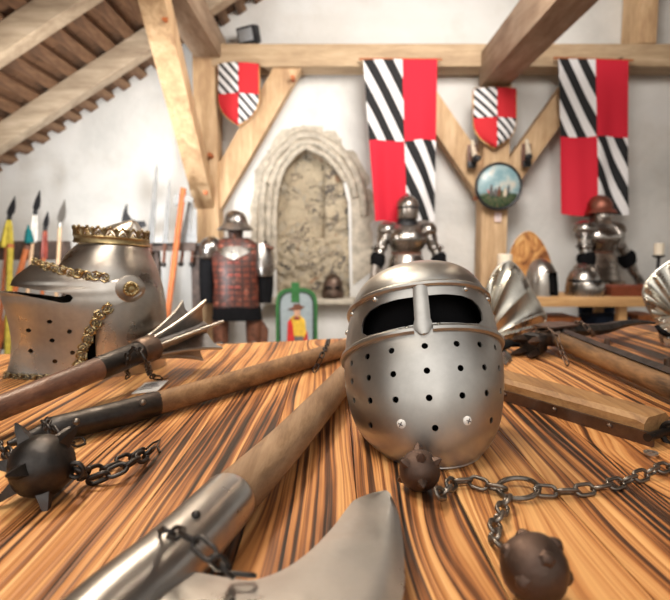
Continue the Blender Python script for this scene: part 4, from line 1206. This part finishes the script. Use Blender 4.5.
def crowned_helmet():
    t = thing('crowned_helmet', 'browned steel helmet with brass crown, scroll trim and pointed visor, left on the table', 'helmet', (-.54, 1.30, TZ + .0005), (0, 0, PI + .52), scale=1.06)
    t.scale = (1.07, 1.07, 1.02)
    # skull; forward = +x
    rows = [(0, .115, .10, .100), (.06, .118, .108, .105), (.13, .119, .112, .106), (.19, .115, .112, .101), (.235, .107, .122, .090), (.27, .091, .106, .077), (.298, .0755, .080, .067), (.322, .056, .050, .062), (.342, .034, .012, .054), (.354, .014, -.022, .044), (.357, .003, -.031, .035)]
    def sk(th, tt):
        z, a, uf, ub = crom(rows, tt)
        c, s = math.cos(th), math.sin(th)
        um = (uf - ub) / 2; ur = (uf + ub) / 2
        return V(um + ur * c, a * s, z)
    b = new(); skin(b, [[sk(2 * PI * k / 72, 10 * j / 50) for k in range(72)] for j in range(51)], True, False, True); solid_shell(b, .0025)
    so = obj('skull', b, M['steel_brown'], t)
    b = new(); prism(b, [V(.06, -.2, .03), V(.3, -.2, .03), V(.3, -.2, .215), V(.06, -.2, .215)], (0, .4, 0)); c = obj('cutter', b, M['black'], None); c.parent = t; boolean(so, [c])
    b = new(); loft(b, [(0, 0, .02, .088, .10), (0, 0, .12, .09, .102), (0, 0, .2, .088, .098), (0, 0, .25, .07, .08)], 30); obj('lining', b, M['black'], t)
    # visor: prow-shaped sheet, local rows: z, tip, back edge, half width
    vr = [(0.0, .232, .096, .122), (.03, .222, .086, .124), (.075, .216, .074, .1255), (.12, .219, .054, .127), (.150, .224, .036, .127), (.168, .228, .008, .126), (.182, .230, -.025, .124), (.196, .232, -.036, .122), (.205, .213, -.036, .121), (.218, .207, -.026, .119), (.232, .195, .0, .116), (.246, .178, .025, .112), (.262, .160, .055, .106)]
    def vz(tt, u_): return 0
    def vs(s, tt):
        z, tip, back, w = crom(vr, tt)
        a = abs(s); u = tip + (back - tip) * a ** 1.0
        f = (tip - u) / (tip + .06)
        v = w * (1 - (1 - min(1, f)) ** 1.9) ** .80 * 1.04
        drop = 0.0
        if tt > 8: drop = (tt - 8) / 4 * .030 * a ** .8
        return V(u, math.copysign(v, s) if a > 0 else 0, z - drop)
    b = new(); ns = 80; nt = 60
    skin(b, [[vs(-1 + 2 * k / ns, 12 * j / nt) for k in range(ns + 1)] for j in range(nt + 1)], closed=False); solid_shell(b, .0025)
    vo = obj('visor', b, M['steel_brown'], t)
    # sight: horizontal slot open at the prow, plus breathing holes on both cheeks
    b = new(); sl = [(.098, .180), (.104, .171), (.118, .169), (.16, .1795), (.20, .1885), (.27, .201), (.27, .213), (.213, .2055), (.17, .199), (.115, .190), (.103, .187)]
    prism(b, [V(u, -.2, z) for u, z in sl], (0, .4, 0)); c1 = obj('cutter', b, M['black'], None); c1.parent = t
    boolean(vo, [c1])
    b = new()
    for u, z in ((.143, .128), (.182, .108), (.108, .106), (.140, .086), (.180, .062), (.104, .059), (.137, .040)):
        tube(b, [V(u, -.2, z), V(u, .2, z)], .0048, 12)
    c2 = obj('cutter', b, M['black'], None); c2.parent = t; boolean(vo, [c2])
    b = new(); q = vs(.62, 1.5); 
    # pivot straps and rosettes
    for s in (-1, 1):
        p = V(-.010, s * .1235, .198)
        b = new(); Rr = Matrix.Rotation(-s * PI / 2, 3, 'X')
        lathe(b, [(.030, -.006), (.030, .001), (.027, .003), (.0, .003)], 30, m=Rr)
        for v in b.verts: v.co += p
        obj('pivot_plate', b, M['steel_brown'], t)
        b = new(); lathe(b, [(.0165, 0), (.0165, .005), (.013, .009), (.007, .007), (.006, .012), (.0005, .013)], 28, m=Rr)
        for k in range(12):
            a = 2 * PI * k / 12; sphere(b, V(.0125 * math.cos(a), s * .009, .0125 * math.sin(a)), .0034, u=8, v=6)
        for v in b.verts: v.co += p + V(0, s * .005, 0)
        obj('brass_rosette', b, M['brass'], t)
    # brass scroll trims following the visor (both sides)
    def outward(p):
        return (p - V(.04, 0, p.z)).normalized() if abs(p.y) > .02 else V(1, 0, 0)
    for s in (-1, 1):
        b = new()
        scroll_strip(b, [vs(s * a, 11.75 - .9 * a) + outward(vs(s * a, 11.5)) * (.004 + .005 * a) for a in (.02, .2, .4, .6, .8, .98)], .019, outward); obj('brow_scroll_trim', b, M['brass'], vo)
        b = new()
        pts = [vs(s * .97, tt) + V(.004, s * .004, 0) for tt in (4.6, 3.9, 3.2, 2.4, 1.6, .8, .1)]
        scroll_strip(b, pts, .021, outward); obj('cheek_scroll_trim', b, M['brass'], vo)
        b = new(); scroll_strip(b, [vs(s * a, .18) + outward(vs(s * a, .18)) * .003 for a in (.03, .3, .6, .93)], .016, outward); obj('lower_scroll_trim', b, M['brass_dark'], vo)
    # brass coronet: rolled lower band, fretwork of arches, beads along the top
    def ring(z, off=0.003): 
        tt = None
        best = min(range(0, 101), key=lambda i: abs(crom(rows, i / 10)[0] - z)); return best / 10
    cx = .0065
    def cr(a, z, r=.0745): return V(cx + r * 1.03 * math.cos(a), r * .985 * math.sin(a), z + .006 * math.cos(a))
    b = new(); n = 72
    skin(b, [[cr(2 * PI * k / n, z, r) for k in range(n)] for z, r in ((.296, .0785), (.298, .0805), (.302, .0785), (.308, .0775), (.312, .0795), (.315, .077), (.315, .074), (.296, .074))], True, False, False)
    co = obj('brass_coronet', b, M['brass'], t)
    b = new(); NA = 20
    for k in range(NA):
        a0 = 2 * PI * k / NA; da = 2 * PI / NA
        ar = [cr(a0 + da * (j / 10), .314 + .017 * math.sin(PI * j / 10) ** .7, .0765) for j in range(11)]
        tube(b, ar, .0026, 6)
        tube(b, [cr(a0, .312, .0765), cr(a0, .326, .077)], [.003, .002], 6)
        sphere(b, cr(a0, .329, .077), .0042, u=8, v=6); sphere(b, cr(a0 + da / 2, .333, .077), .0036, u=8, v=6)
        tube(b, [cr(a0 + da * .25, .315, .0765), cr(a0 + da * .5, .322, .0765), cr(a0 + da * .75, .315, .0765)], .0017, 5)
    obj('fretwork', b, M['brass_dark'], co)
crowned_helmet()

# ================================================================== AXE, POLEARM, MACE
def at_z(pts): return [T(x, y, z) for x, y, z in pts]
def battle_axe():
    cl = at_z([(362, 358, .030), (344, 379, .031), (295, 434, .034), (252, 478, .037), (222, 506, .038)])
    t = thing('battle_axe', 'large broad axe with brown wooden haft and steel head, nearest on the table', 'axe', (T(228, 503, 0).x, T(228, 503, 0).y, TZ))
    b = new(); p = smooth_path(cl, 6); n = len(p); tube(b, p, [lerp(.0235, .0265, i / (n - 1)) for i in range(n)], 20); obj('haft', b, M['haft_grey'], t, True)
    b = new(); sk_ = at_z([(229, 499, .038), (219, 510, .038), (170, 560, .036), (110, 612, .034), (55, 668, .032)]); sp = smooth_path(sk_, 5); n = len(sp)
    tube(b, sp, [.0275, .0282] + [lerp(.0284, .029, i / (n - 3)) for i in range(n - 2)], 28); so = obj('socket', b, M['steel_axe'], t, True)
    b = new(); sphere(b, T(196, 515, .064), .004); obj('rivet', b, M['iron'], so, True)
    # blade: bearded plate thinning to a convex edge
    inner = [(150, 580), (185, 572), (212, 575), (243, 580), (262, 578), (288, 567), (312, 549), (333, 527), (348, 507)]
    outer = [(60, 700), (120, 715), (190, 720), (250, 715), (310, 700), (360, 670), (392, 630), (404, 590), (404, 556)]
    tipi = [(356, 499), (372, 493), (386, 490)]; tipo = [(402, 535), (398, 512), (390, 493)]
    inn = smooth_path([(x, y, 0) for x, y in inner + tipi], 3); out = smooth_path([(x, y, 0) for x, y in outer + tipo], 3)
    b = new(); top = []; bot = []
    for q in range(9):
        f = q / 8; rt = []; rb = []
        for a, c in zip(inn, out):
            m = a.lerp(c, f); h = (.0055 if f < .75 else .0055 * (1 - (f - .75) / .25 * .85)) * (1 if f > .08 else .6 + 5 * f)
            rt.append(T(m.x, m.y, .034 + h)); rb.append(T(m.x, m.y, .034 - h) )
        top.append(rt); bot.append(rb)
    skin(b, top, closed=False); skin(b, list(reversed(bot)), closed=False)
    bmesh.ops.remove_doubles(b, verts=b.verts[:], dist=.0001)
    bmesh.ops.holes_fill(b, edges=[e for e in b.edges if e.is_boundary], sides=200)
    obj('blade', b, M['steel_axe'], t, True, sharp=.6)
    # wooden wedge of the haft seen past the socket
    b = new(); tube(b, [sp[-1], sp[-1] + (sp[-1] - sp[-2]).normalized() * .012], .026, 16); obj('haft_end', b, M['haft_grey'], t, True)
battle_axe()
t = thing('security_chain', 'dark thin chain looped round the socket of the large axe', 'chain', T(200, 545, 0))
chain(t, at_z([(136, 552, .008), (150, 540, .040), (168, 532, .070), (186, 536, .080), (203, 546, .081), (219, 562, .070), (232, 574, .045), (250, 575, .045), (272, 580, .043)]), .024, .013, .0018, 'iron', seed=4)

def polearm():
    t = thing('polearm', 'wooden pole weapon with black iron socket strip and thin pointed tip, behind the axe', 'polearm', (T(155, 404, 0).x, T(155, 404, 0).y, TZ))
    w = at_z([(352, 346, .024), (250, 377, .024), (152, 405, .024)])
    b = new(); p = smooth_path(w, 6); n = len(p); tube(b, p, [lerp(.023, .020, i / (n - 1)) for i in range(n)], 16); obj('shaft', b, M['haft'], t, True)
    c = at_z([(158, 403, .024), (130, 411, .024), (90, 421, .024), (60, 428, .024), (47, 431, .022)])
    b = new(); p = smooth_path(c, 4); n = len(p); tube(b, p, [.0205] + [lerp(.0218, .019, i / (n - 2)) for i in range(n - 1)], 18); s = obj('iron_socket', b, M['iron'], t, True)
    for x, y in ((143, 402), (77, 421)):
        b = new(); sphere(b, T(x, y, .040) + V(.002, -.006, .001), .0052); obj('rivet', b, M['chain'], s, True)
    b = new(); p = at_z([(52, 430, .022), (34, 436, .022), (24, 439, .021), (8, 444, .02)]); tube(b, p, [.017, .011, .009, .004], 12); obj('iron_tip', b, M['iron'], t, True)
polearm()
t = thing('security_chain', 'dark ring and chain fastened on the tip of the pole weapon, behind the spiked ball', 'chain', T(50, 430, 0))
chain(t, at_z([(44, 421, .034), (50, 428, .046), (56, 437, .038), (62, 446, .012), (84, 440, .006), (96, 436, .005)]), .026, .017, .0019, 'iron', seed=9)
t = thing('security_chain', 'thin chain draped over the far end of the wooden pole weapon', 'chain', T(325, 352, 0))
chain(t, at_z([(314, 372, .004), (318, 364, .022), (322, 355, .044), (326, 347, .050), (328, 342, .042), (329, 340, .010)]), .024, .013, .0017, 'iron', seed=5)

def flanged_mace():
    a = T(-16, 414, .045); c = T(148, 349, .080)
    d = (c - a).normalized()
    t = thing('flanged_mace', 'flanged steel mace with dark wooden haft in front of the crowned helmet', 'mace', (c.x, c.y, TZ))
    b = new(); m1 = a.lerp(c, .62); tube(b, [a - d * .3, a, a.lerp(c, .3), m1], [.017, .0195, .021, .022], 18); obj('haft', b, M['haft_red'], t, True)
    b = new(); tube(b, [m1 - d * .004, m1, a.lerp(c, .85), c], [.0215, .023, .0235, .024], 18); obj('iron_sleeve', b, M['iron'], t, True)
    b = new(); tube(b, [c - d * .03, c - d * .025, c + d * .012, c + d * .018], [.025, .028, .029, .025], 20); obj('collar', b, M['iron_brown'], t, True)
    b = new(); e = c + d * .195; tube(b, [c, c + d * .165, c + d * .187, e + d * .012, e + d * .02], [.021, .016, .022, .012, .004], 14); obj('core', b, M['mace'], t, True)
    m = frame_of(d); s, u = m.col[0], m.col[2]
    prof = [(.012, .025), (.043, .031), (.086, .042), (.13, .056), (.155, .066), (.180, .078), (.172, .058), (.178, .042), (.190, .018), (.012, .012)]
    for k in range(7):
        an = 2 * PI * k / 7 + .30; r = s * math.cos(an) + u * math.sin(an); nn = d.cross(r).normalized()
        b = new(); prism(b, [c + d * l + r * h - nn * .0022 for l, h in prof], nn * .0044); f = obj('flange', b, M['mace'], t, True)
        b = new(); ed = [c + d * l + r * h for l, h in prof[:6]]; tube(b, ed, [.0034, .0036, .004, .0042, .0042, .003], 8); obj('polished_edge', b, M['edge'], f, True)
flanged_mace()
t = thing('security_chain', 'thin chain looped over the mace collar leading down to the white tag', 'chain', T(150, 372, 0))
chain(t, at_z([(128, 378, .020), (127, 364, .065), (129, 352, .098), (136, 348, .106), (142, 354, .102), (147, 364, .08), (150, 373, .03), (155, 378, .006), (163, 378, .004)]), .027, .015, .0019, 'iron', seed=6)
c = T(151, 387, .002); e1 = (T(165, 385, .002) - T(139, 388, .002)) / 2; e2 = (T(158, 381, .002) - T(143, 394, .002)) / 2
tag_card('price_tag', c, e1 * .95, e2 * .85, 'white paper tag lying on the planks below the mace head', 'paper', 4, (0, 0, 1))

# ================================================================== LEFT SPIKED BALL ON CHAIN
c = T(37, 503, 0); c = V(c.x, c.y + .014, TZ + .0385)
t = thing('spiked_flail_ball', 'dark iron ball with long square spikes on a heaped chain, left front', 'flail', (c.x, c.y, TZ))
R0 = .0365
spiked_ball(t, c, R0, [(-.55, .1, .85), (.62, .2, .72), (-.95, -.1, .05), (.35, -.55, -.72), (-.62, -.5, -.5), (.15, .85, .5), (-.1, -.98, .22), (-.5, .8, -.2)], 'iron', sl=.62, sw=.30)
b = new(); q = c + V(R0 * .95, -.003, -.004); tube(b, [q + V(.006 + .009 * math.cos(a), 0, .009 * math.sin(a)) for a in [2 * PI * k / 16 for k in range(16)]], .0028, 8, closed=True, up=V(0, 1, 0)); obj('eye_ring', b, M['iron'], t, True)
chain(t, [q + V(.010, 0, .0)] + at_z([(84, 475, .014), (100, 470, .010), (120, 462, .009), (140, 452, .009), (150, 446, .008)]), .030, .019, .0028, 'iron', seed=2)
chain(t, at_z([(152, 450, .012), (140, 458, .017), (122, 468, .018), (104, 476, .012), (88, 482, .007), (74, 484, .006)]), .030, .019, .0028, 'iron', seed=12)
b = new(); tube(b, at_z([(146, 449, .008), (153, 443, .006), (160, 440, .006), (157, 446, .004), (160, 452, .003)]), .0016, 6); obj('wire_tie', b, M['iron'], t, True)
chain(t, at_z([(14, 462, .012), (6, 452, .014), (-4, 446, .012), (-30, 440, .008), (-60, 436, .007)]), .030, .019, .0028, 'iron', seed=8)
b = new(); tube(b, at_z([(-58, 437, .012), (-120, 425, .016), (-220, 408, .017)]), [.012, .016, .016], 12); obj('handle', b, M['haft_red'], t, True)

# ================================================================== RIGHT TWO-BALL FLAIL
def flail():
    d = V(.143, -.242, 0).normalized(); nrm = V(d.y, -d.x, 0) * -1      # nrm points to the back-right
    if nrm.y < 0: nrm = -nrm
    p1 = V(T(643, 444, 0).x, T(643, 444, 0).y, TZ); p0 = p1 - d * .40
    t = thing('two_ball_flail', 'flail with flat iron-strapped wooden handle, ring, chain and two studded balls, right front', 'flail', (p1.x, p1.y, TZ))
    def ringat(p, w, h, z0, ch):
        pts = [(0, z0 + ch), (0, z0 + h - ch * 1.2), (ch * 1.4, z0 + h), (w - ch * 1.4, z0 + h), (w, z0 + h - ch * 1.2), (w, z0 + ch), (w - ch, z0), (ch, z0)]
        return [p + nrm * a + V(0, 0, z) for a, z in pts]
    b = new(); W = .074
    skin(b, [ringat(p0, W, .037, .004, .006), ringat(p1 - d * .012, W * .98, .037, .004, .006), ringat(p1, W * .93, .033, .006, .007)]); obj('handle', b, M['flail_wood'], t, True, sharp=.3)
    def plate(off, w0, zlo, zhi, a, c_, nm):
        b = new(); q = nrm * off
        prism(b, [a + q + V(0, 0, zlo), a + q + V(0, 0, zhi), c_ + q + V(0, 0, zhi), c_ + q + V(0, 0, zlo)], nrm * w0); return obj(nm, b, M['iron_brown'], t, True)
    st = plate(-.005, .006, .001, .021, p0, p1 + d * .016, 'iron_strap')
    plate(W - .001, .006, .001, .021, p0, p1 + d * .016, 'iron_strap')
    for l in (.05, .15, .26):
        b = new(); sphere(b, p1 - d * l - nrm * .005 + V(0, 0, .014), .0045); obj('rivet', b, M['iron_brown'], st, True)
    b = new(); q = p1 + d * .012; tube(b, [q - nrm * .012 + V(0, 0, .016), q + nrm * (W + .012) + V(0, 0, .016)], .0065, 10); obj('end_bolt', b, M['iron'], t, True)
    b = new(); q2 = q + nrm * .036 + d * .012; tube(b, [q2 + d * .017 * math.cos(a) + V(0, 0, .016) + V(0, 0, .017 * math.sin(a)) for a in [2 * PI * k / 20 for k in range(20)]], .004, 8, closed=True, up=nrm); obj('end_ring', b, M['iron'], t, True)
    b = new(); w = T(651, 454, .004); lathe(b, [(.005, 0), (.0095, 0), (.0095, .003), (.005, .003), (.005, 0)], 18, c=w, cap=False); obj('washer', b, M['edge'], t, True)
    L, Wd, r = .030, .0175, .0024
    chain(t, [q2 + d * .012 + V(0, 0, .006)] + at_z([(690, 452, .008), (690, 464, .007), (668, 466, .007), (640, 476, .007), (606, 486, .007), (574, 491, .007), (545, 491, .008), (533, 490, .009)]), L, Wd, r, 'chain', seed=3)
    b = new(); rc = T(518, 488, .008); tube(b, [rc + V(.0235 * math.cos(a), .0215 * math.sin(a), .004 * math.sin(a + 1)) for a in [2 * PI * k / 32 for k in range(32)]], .0031, 8, closed=True); obj('joining_ring', b, M['chain'], t, True)
    chain(t, at_z([(506, 489, .010), (490, 487, .008), (474, 481, .009), (458, 480, .008), (447, 488, .010), (441, 497, .014), (436, 492, .020)]), L * .93, Wd, r, 'chain', seed=5)
    chain(t, at_z([(508, 497, .009), (502, 510, .008), (496, 522, .007), (494, 536, .007), (500, 546, .012), (508, 552, .018)]), L * .84, Wd * .95, r, 'chain', seed=7)
    c1 = T(419, 491, 0); c1 = V(c1.x, c1.y - .0, TZ + .0255)
    spiked_ball(t, c1, .0245, [(-.75, -.4, .55), (.75, -.3, .6), (0, -.95, -.2), (-.7, .3, -.5), (0, .5, .87), (.8, .5, -.1), (.0, -.5, .85)], 'ball_iron', 'studded_ball', sl=.32, sw=.30, facets=6)
    c2 = T(533, 600, 0); c2 = V(c2.x, c2.y, TZ + .0285)
    spiked_ball(t, c2, .0275, [(-.85, .1, .5), (.7, .1, .72), (.1, -.7, .72), (-.1, .75, .66), (.95, -.2, -.2), (-.6, -.75, 0)], 'ball_iron', 'studded_ball', sl=.14, sw=.30, facets=6)
flail()

# ================================================================== WAR HAMMER (right)
def war_hammer():
    X, Yh = .640, 1.475
    t = thing('war_hammer', 'war hammer with pitted wooden haft, black iron strips and long curved spike, right rear', 'war hammer', (X, Yh, TZ))
    z = .038
    b = new(); p = [V(X - .004, Yh - .03, TZ + z), V(X, 1.2, TZ + z * .9), V(X, .95, TZ + z * .85), V(X + .002, .66, TZ + z * .8)]; tube(b, smooth_path(p, 5), .0265, 18, flat=.92); obj('haft', b, M['haft_worn'], t, True)
    for ang_, nm in ((.55, 'iron_strip'), (-.9, 'iron_strip')):
        b = new(); s = V(math.sin(ang_), 0, math.cos(ang_)); tng = V(math.cos(ang_), 0, -math.sin(ang_))
        if ang_ < 0: continue
        rg = []
        for y, zz in ((Yh + .02, z), (1.2, z * .9), (.95, z * .85), (.70, z * .8)):
            o = V(X, y, TZ + zz) + s * .0285; rg.append([o - tng * .024 - s * .012, o - tng * .017 + s * .001, o + tng * .017 + s * .001, o + tng * .024 - s * .012])
        skin(b, rg); st = obj(nm, b, M['iron'], t, True)
        for y in (1.25, 1.02, .80):
            b = new(); o = V(X, y, TZ + z * .9) + s * .031; tube(b, [o, o + V(0, 0, .016), o + V(0, 0, .018)], [.0065, .0065, .004], 10); obj('rivet', b, M['iron_brown'], st, True)
    ax = V(.56, .45, 0).normalized(); nx = V(-ax.y, ax.x, 0)
    h = V(X - .01, Yh + .02, TZ + .045)
    def blk(cs):
        b = new(); rg = []
        for l, w, hh, dz in cs:
            o = h + ax * l + V(0, 0, dz); rg.append([o + nx * w * math.copysign(abs(math.cos(a)) ** .5, math.cos(a)) + V(0, 0, hh * math.copysign(abs(math.sin(a)) ** .5, math.sin(a))) for a in [2 * PI * k / 16 + PI / 16 for k in range(16)]])
        skin(b, rg); return b
    obj('hammer_head', blk([(-.085, .022, .019, -.006), (-.05, .024, .020, -.003), (-.035, .040, .026, 0), (.045, .042, .026, .002), (.06, .022, .016, .004)]), M['iron_brown'], t, True)
    obj('striking_block', blk([(-.125, .030, .026, -.012), (-.118, .034, .030, -.012), (-.09, .032, .028, -.010), (-.08, .020, .018, -.007)]), M['iron'], t, True)
    for a, c in ((-1, -1), (1, -1), (-1, 1), (1, 1)):
        b = new(); o = h + ax * -.12 + nx * .019 * a + V(0, 0, -.016 + .016 * c)
        tube(b, [o, o - ax * .03 + nx * .004 * a + V(0, 0, .003 * c), o - ax * .055 + nx * .006 * a + V(0, 0, .004 * c)], [.013, .0105, .003], 4); obj('prong', b, M['iron_brown'], t, True, sharp=.4)
    b = new(); p = smooth_path([h + ax * .04 + V(0, 0, .012), P(600, 329, 1.64), P(622, 324, 1.74), P(643, 322, 1.83), P(661, 324, 1.90)], 5); n = len(p)
    tube(b, p, [lerp(.027, .003, (i / (n - 1)) ** 1.2) for i in range(n)], 6, flat=.8); obj('spike', b, M['iron'], t, True, sharp=.4)
    b = new(); prism(b, [h + ax * l + nx * w + V(0, 0, .027) for l, w in ((-.06, -.03), (.05, -.045), (.085, -.012), (.085, .02), (.04, .045), (-.06, .035))], (0, 0, .005)); obj('top_plate', b, M['iron_brown'], t, True)
war_hammer()
t = thing('security_chain', 'thin long-link chain hanging in a loop from the war hammer head', 'chain', T(568, 365, 0))
chain(t, at_z([(537, 331, .070), (548, 328, .082), (556, 334, .070), (560, 346, .046), (564, 358, .020), (569, 366, .006), (576, 368, .005)]), .040, .015, .0018, 'iron_brown', seed=21, roll=.3)
t = thing('security_chain', 'short chain lying across the root of the war hammer spike', 'chain', T(585, 330, 0))
chain(t, at_z([(575, 322, .078), (581, 323, .084), (587, 327, .078), (591, 332, .060), (594, 336, .03)]), .028, .015, .0021, 'iron_brown', seed=22)

# ================================================================== FLUTED ELBOW PLATES
def fan_plate(name, label, piv, edge, Y, loc_px, flip=1, flutes=7.0, bulge=.038):
    base_ = P(loc_px[0], loc_px[1], Y)
    t = thing(name, label, 'armor plate', (base_.x, Y, TZ))
    e = smooth_path([(x, y, 0) for x, y in edge], 8); n = len(e); nr = 26
    def pt(i, f):
        s = i / (n - 1); q = V(piv[0], piv[1], 0).lerp(e[i], f)
        # ribs bow upward slightly
        bow = math.sin(PI * f) * 4.0 * (1 - s)
        ph = s * flutes
        saw = abs((ph % 1.0) - .5) * 2
        dep = bulge * math.sin(PI * min(1, .12 + f * .86)) * math.sin(PI * (.12 + .76 * s)) + .011 * (1 - saw) ** 2 * min(1, f * 1.6) * (1 if f < .93 else (1 - f) / .07)
        return P(q.x, q.y - bow, Y - dep)
    rows = [[pt(i, lerp(.03, 1, j / nr)) for j in range(nr + 1)] for i in range(n)]
    b = new(); skin(b, rows, closed=False); solid_shell(b, .0025); o = obj('fluted_plate', b, M['steel_fan'], t, True, sharp=1.2)
    b = new(); tube(b, [r[-1] for r in rows], .0042, 8); obj('rolled_edge', b, M['steel_fan'], o, True)
    for f in (.18, .5, .82):
        b = new(); sphere(b, pt(n - 2, f) + V(0, -.004, 0), .005); obj('rivet', b, M['steel_bright'], o, True)
    return t
t = fan_plate('elbow_plate', 'fan-shaped fluted steel elbow plate standing right behind the perforated helmet', (483, 341), [(484, 300), (489, 282), (497, 268), (504, 263), (510, 262), (517, 267), (525, 278), (534, 295), (542, 309), (546, 318), (541, 325), (530, 331), (513, 338), (497, 343)], 1.70, (500, 340))
b = new(); tube(b, at_z([(486, 346, .02), (498, 348, .03), (508, 343, .03), (524, 345, .02)]), [.02, .024, .022, .012], 10, flat=.5); obj('leather_strap', b, M['black'], t, True)
b = new(); q = [P(496, 353, 1.34), P(502, 345, 1.42), P(511, 358, 1.36), P(505, 365, 1.28)]; prism(b, q, (0.004, .004, .0)); obj('hinge_plate', b, M['steel_bright'], t, True)
b = new(); q = [P(x, y, 1.355) for x, y in ((505, 366), (511, 360), (514, 367), (509, 371))]; prism(b, q, (0.004, .004, .0)); obj('hinge_plate', b, M['steel_bright'], t, True)
t = fan_plate('elbow_plate', 'fan-shaped fluted steel elbow plate with riveted arm plate at the right edge', (688, 330), [(700, 262), (684, 258), (672, 261), (661, 268), (651, 277), (645, 286), (643, 294), (646, 304), (651, 313), (655, 319), (668, 326)], 1.75, (668, 330), flutes=7.0, bulge=.03)
for k in range(3):
    b = new(); Y = 1.62
    q = [P(x, y, Y - .01 * k) for x, y in ((658 + k * 2, 319 + k * 8), (700, 313 + k * 8), (700, 322 + k * 8), (661 + k * 2, 329 + k * 8))]; prism(b, q, (0, .02, 0)); o = obj('arm_lame', b, M['steel_fan'], t, True)
    for x in (664, 674, 686):
        b = new(); sphere(b, P(x + 2 * k, 322 + k * 8, Y - .012 - .01 * k), .0055); obj('rivet', b, M['steel_bright'], o, True)
b = new(); tube(b, [P(657, 326, 1.60), P(662, 332, 1.58), P(674, 338, 1.6)], [.010, .014, .012], 10, flat=.6); obj('leather_strap', b, M['black'], t, True)

# ================================================================== LIGHT, CAMERA
def area(name, loc, target, size, power, col, shape='RECTANGLE', size_y=None):
    l = bpy.data.lights.new(name, 'AREA'); l.energy = power; l.color = col; l.size = size
    if size_y: l.shape = 'RECTANGLE'; l.size_y = size_y
    o = bpy.data.objects.new(name, l); C.objects.link(o); o.location = loc
    o.rotation_euler = (Vector(target) - Vector(loc)).to_track_quat('-Z', 'Y').to_euler(); return o
def spot(name, loc, target, power, col, ang, blend=.6, rad=.08):
    l = bpy.data.lights.new(name, 'SPOT'); l.energy = power; l.color = col; l.spot_size = math.radians(ang); l.spot_blend = blend; l.shadow_soft_size = rad
    o = bpy.data.objects.new(name, l); C.objects.link(o); o.location = loc
    o.rotation_euler = (Vector(target) - Vector(loc)).to_track_quat('-Z', 'Y').to_euler(); return o
WARM = (1.0, .82, .62); area('ceiling_lamp', (-.55, .45, 3.0), (-.45, 1.0, TZ), .9, 26, (1, .9, .76), size_y=.5)
COOL = (.93, .97, 1.0)
area('key_lamp', (-.7, 1.9, 3.1), (0.0, .9, TZ), .5, 46, WARM, size_y=.35)
area('second_lamp', (1.6, 1.4, 3.2), (.3, .9, TZ), .5, 22, WARM, size_y=.35)
area('rear_fill', (-1.2, -2.6, 3.4), (0, 1.5, 1.0), 5.5, 60, (1, .95, .88), size_y=3.4)  # added broad fill light behind the camera, no window is modelled here
area('hall_lamp', (1.0, 2.6, 3.3), (.8, 5.2, 1.4), 1.6, 150, (1, .94, .87), size_y=1.0)
spot('wall_washer', (-1.7, 3.4, .8), (-1.6, 5.6, 2.2), 150, COOL, 95, .8, .15)
area('hall_lamp_left', (-1.6, 3.3, 2.0), (-2.2, 5.3, 1.3), 1.2, 40, (1, .95, .88), size_y=.8)

w = bpy.data.worlds.new('hall_light'); bpy.context.scene.world = w; w.use_nodes = True
nt = w.node_tree; bg = nt.nodes['Background']
tc = N(nt, 'ShaderNodeTexCoord'); sp = N(nt, 'ShaderNodeSeparateXYZ'); lk(nt, tc.outputs['Generated'], sp.inputs[0])
lk(nt, ramp(nt, val(nt, sp.outputs[2], -.4, .8), [(0, (.10, .07, .05)), (.35, (.34, .29, .24)), (.6, (.70, .66, .60)), (1, (.85, .83, .80))]), bg.inputs[0])
bg.inputs[1].default_value = 1.15

cd = bpy.data.cameras.new('camera'); cam = bpy.data.objects.new('camera', cd); C.objects.link(cam)
cam.location = CAM; cam.rotation_euler = (PI / 2 - TH, 0, 0)
cd.sensor_width = 36; cd.sensor_fit = 'HORIZONTAL'; cd.lens = F / 670 * 36
cd.dof.use_dof = True; cd.dof.focus_distance = .76; cd.dof.aperture_fstop = 5.0
cd.clip_start = .02
sc = bpy.context.scene; sc.camera = cam
sc.view_settings.view_transform = 'Standard'; sc.view_settings.look = 'None'
sc.view_settings.exposure = 0.0; sc.view_settings.gamma = 1.0
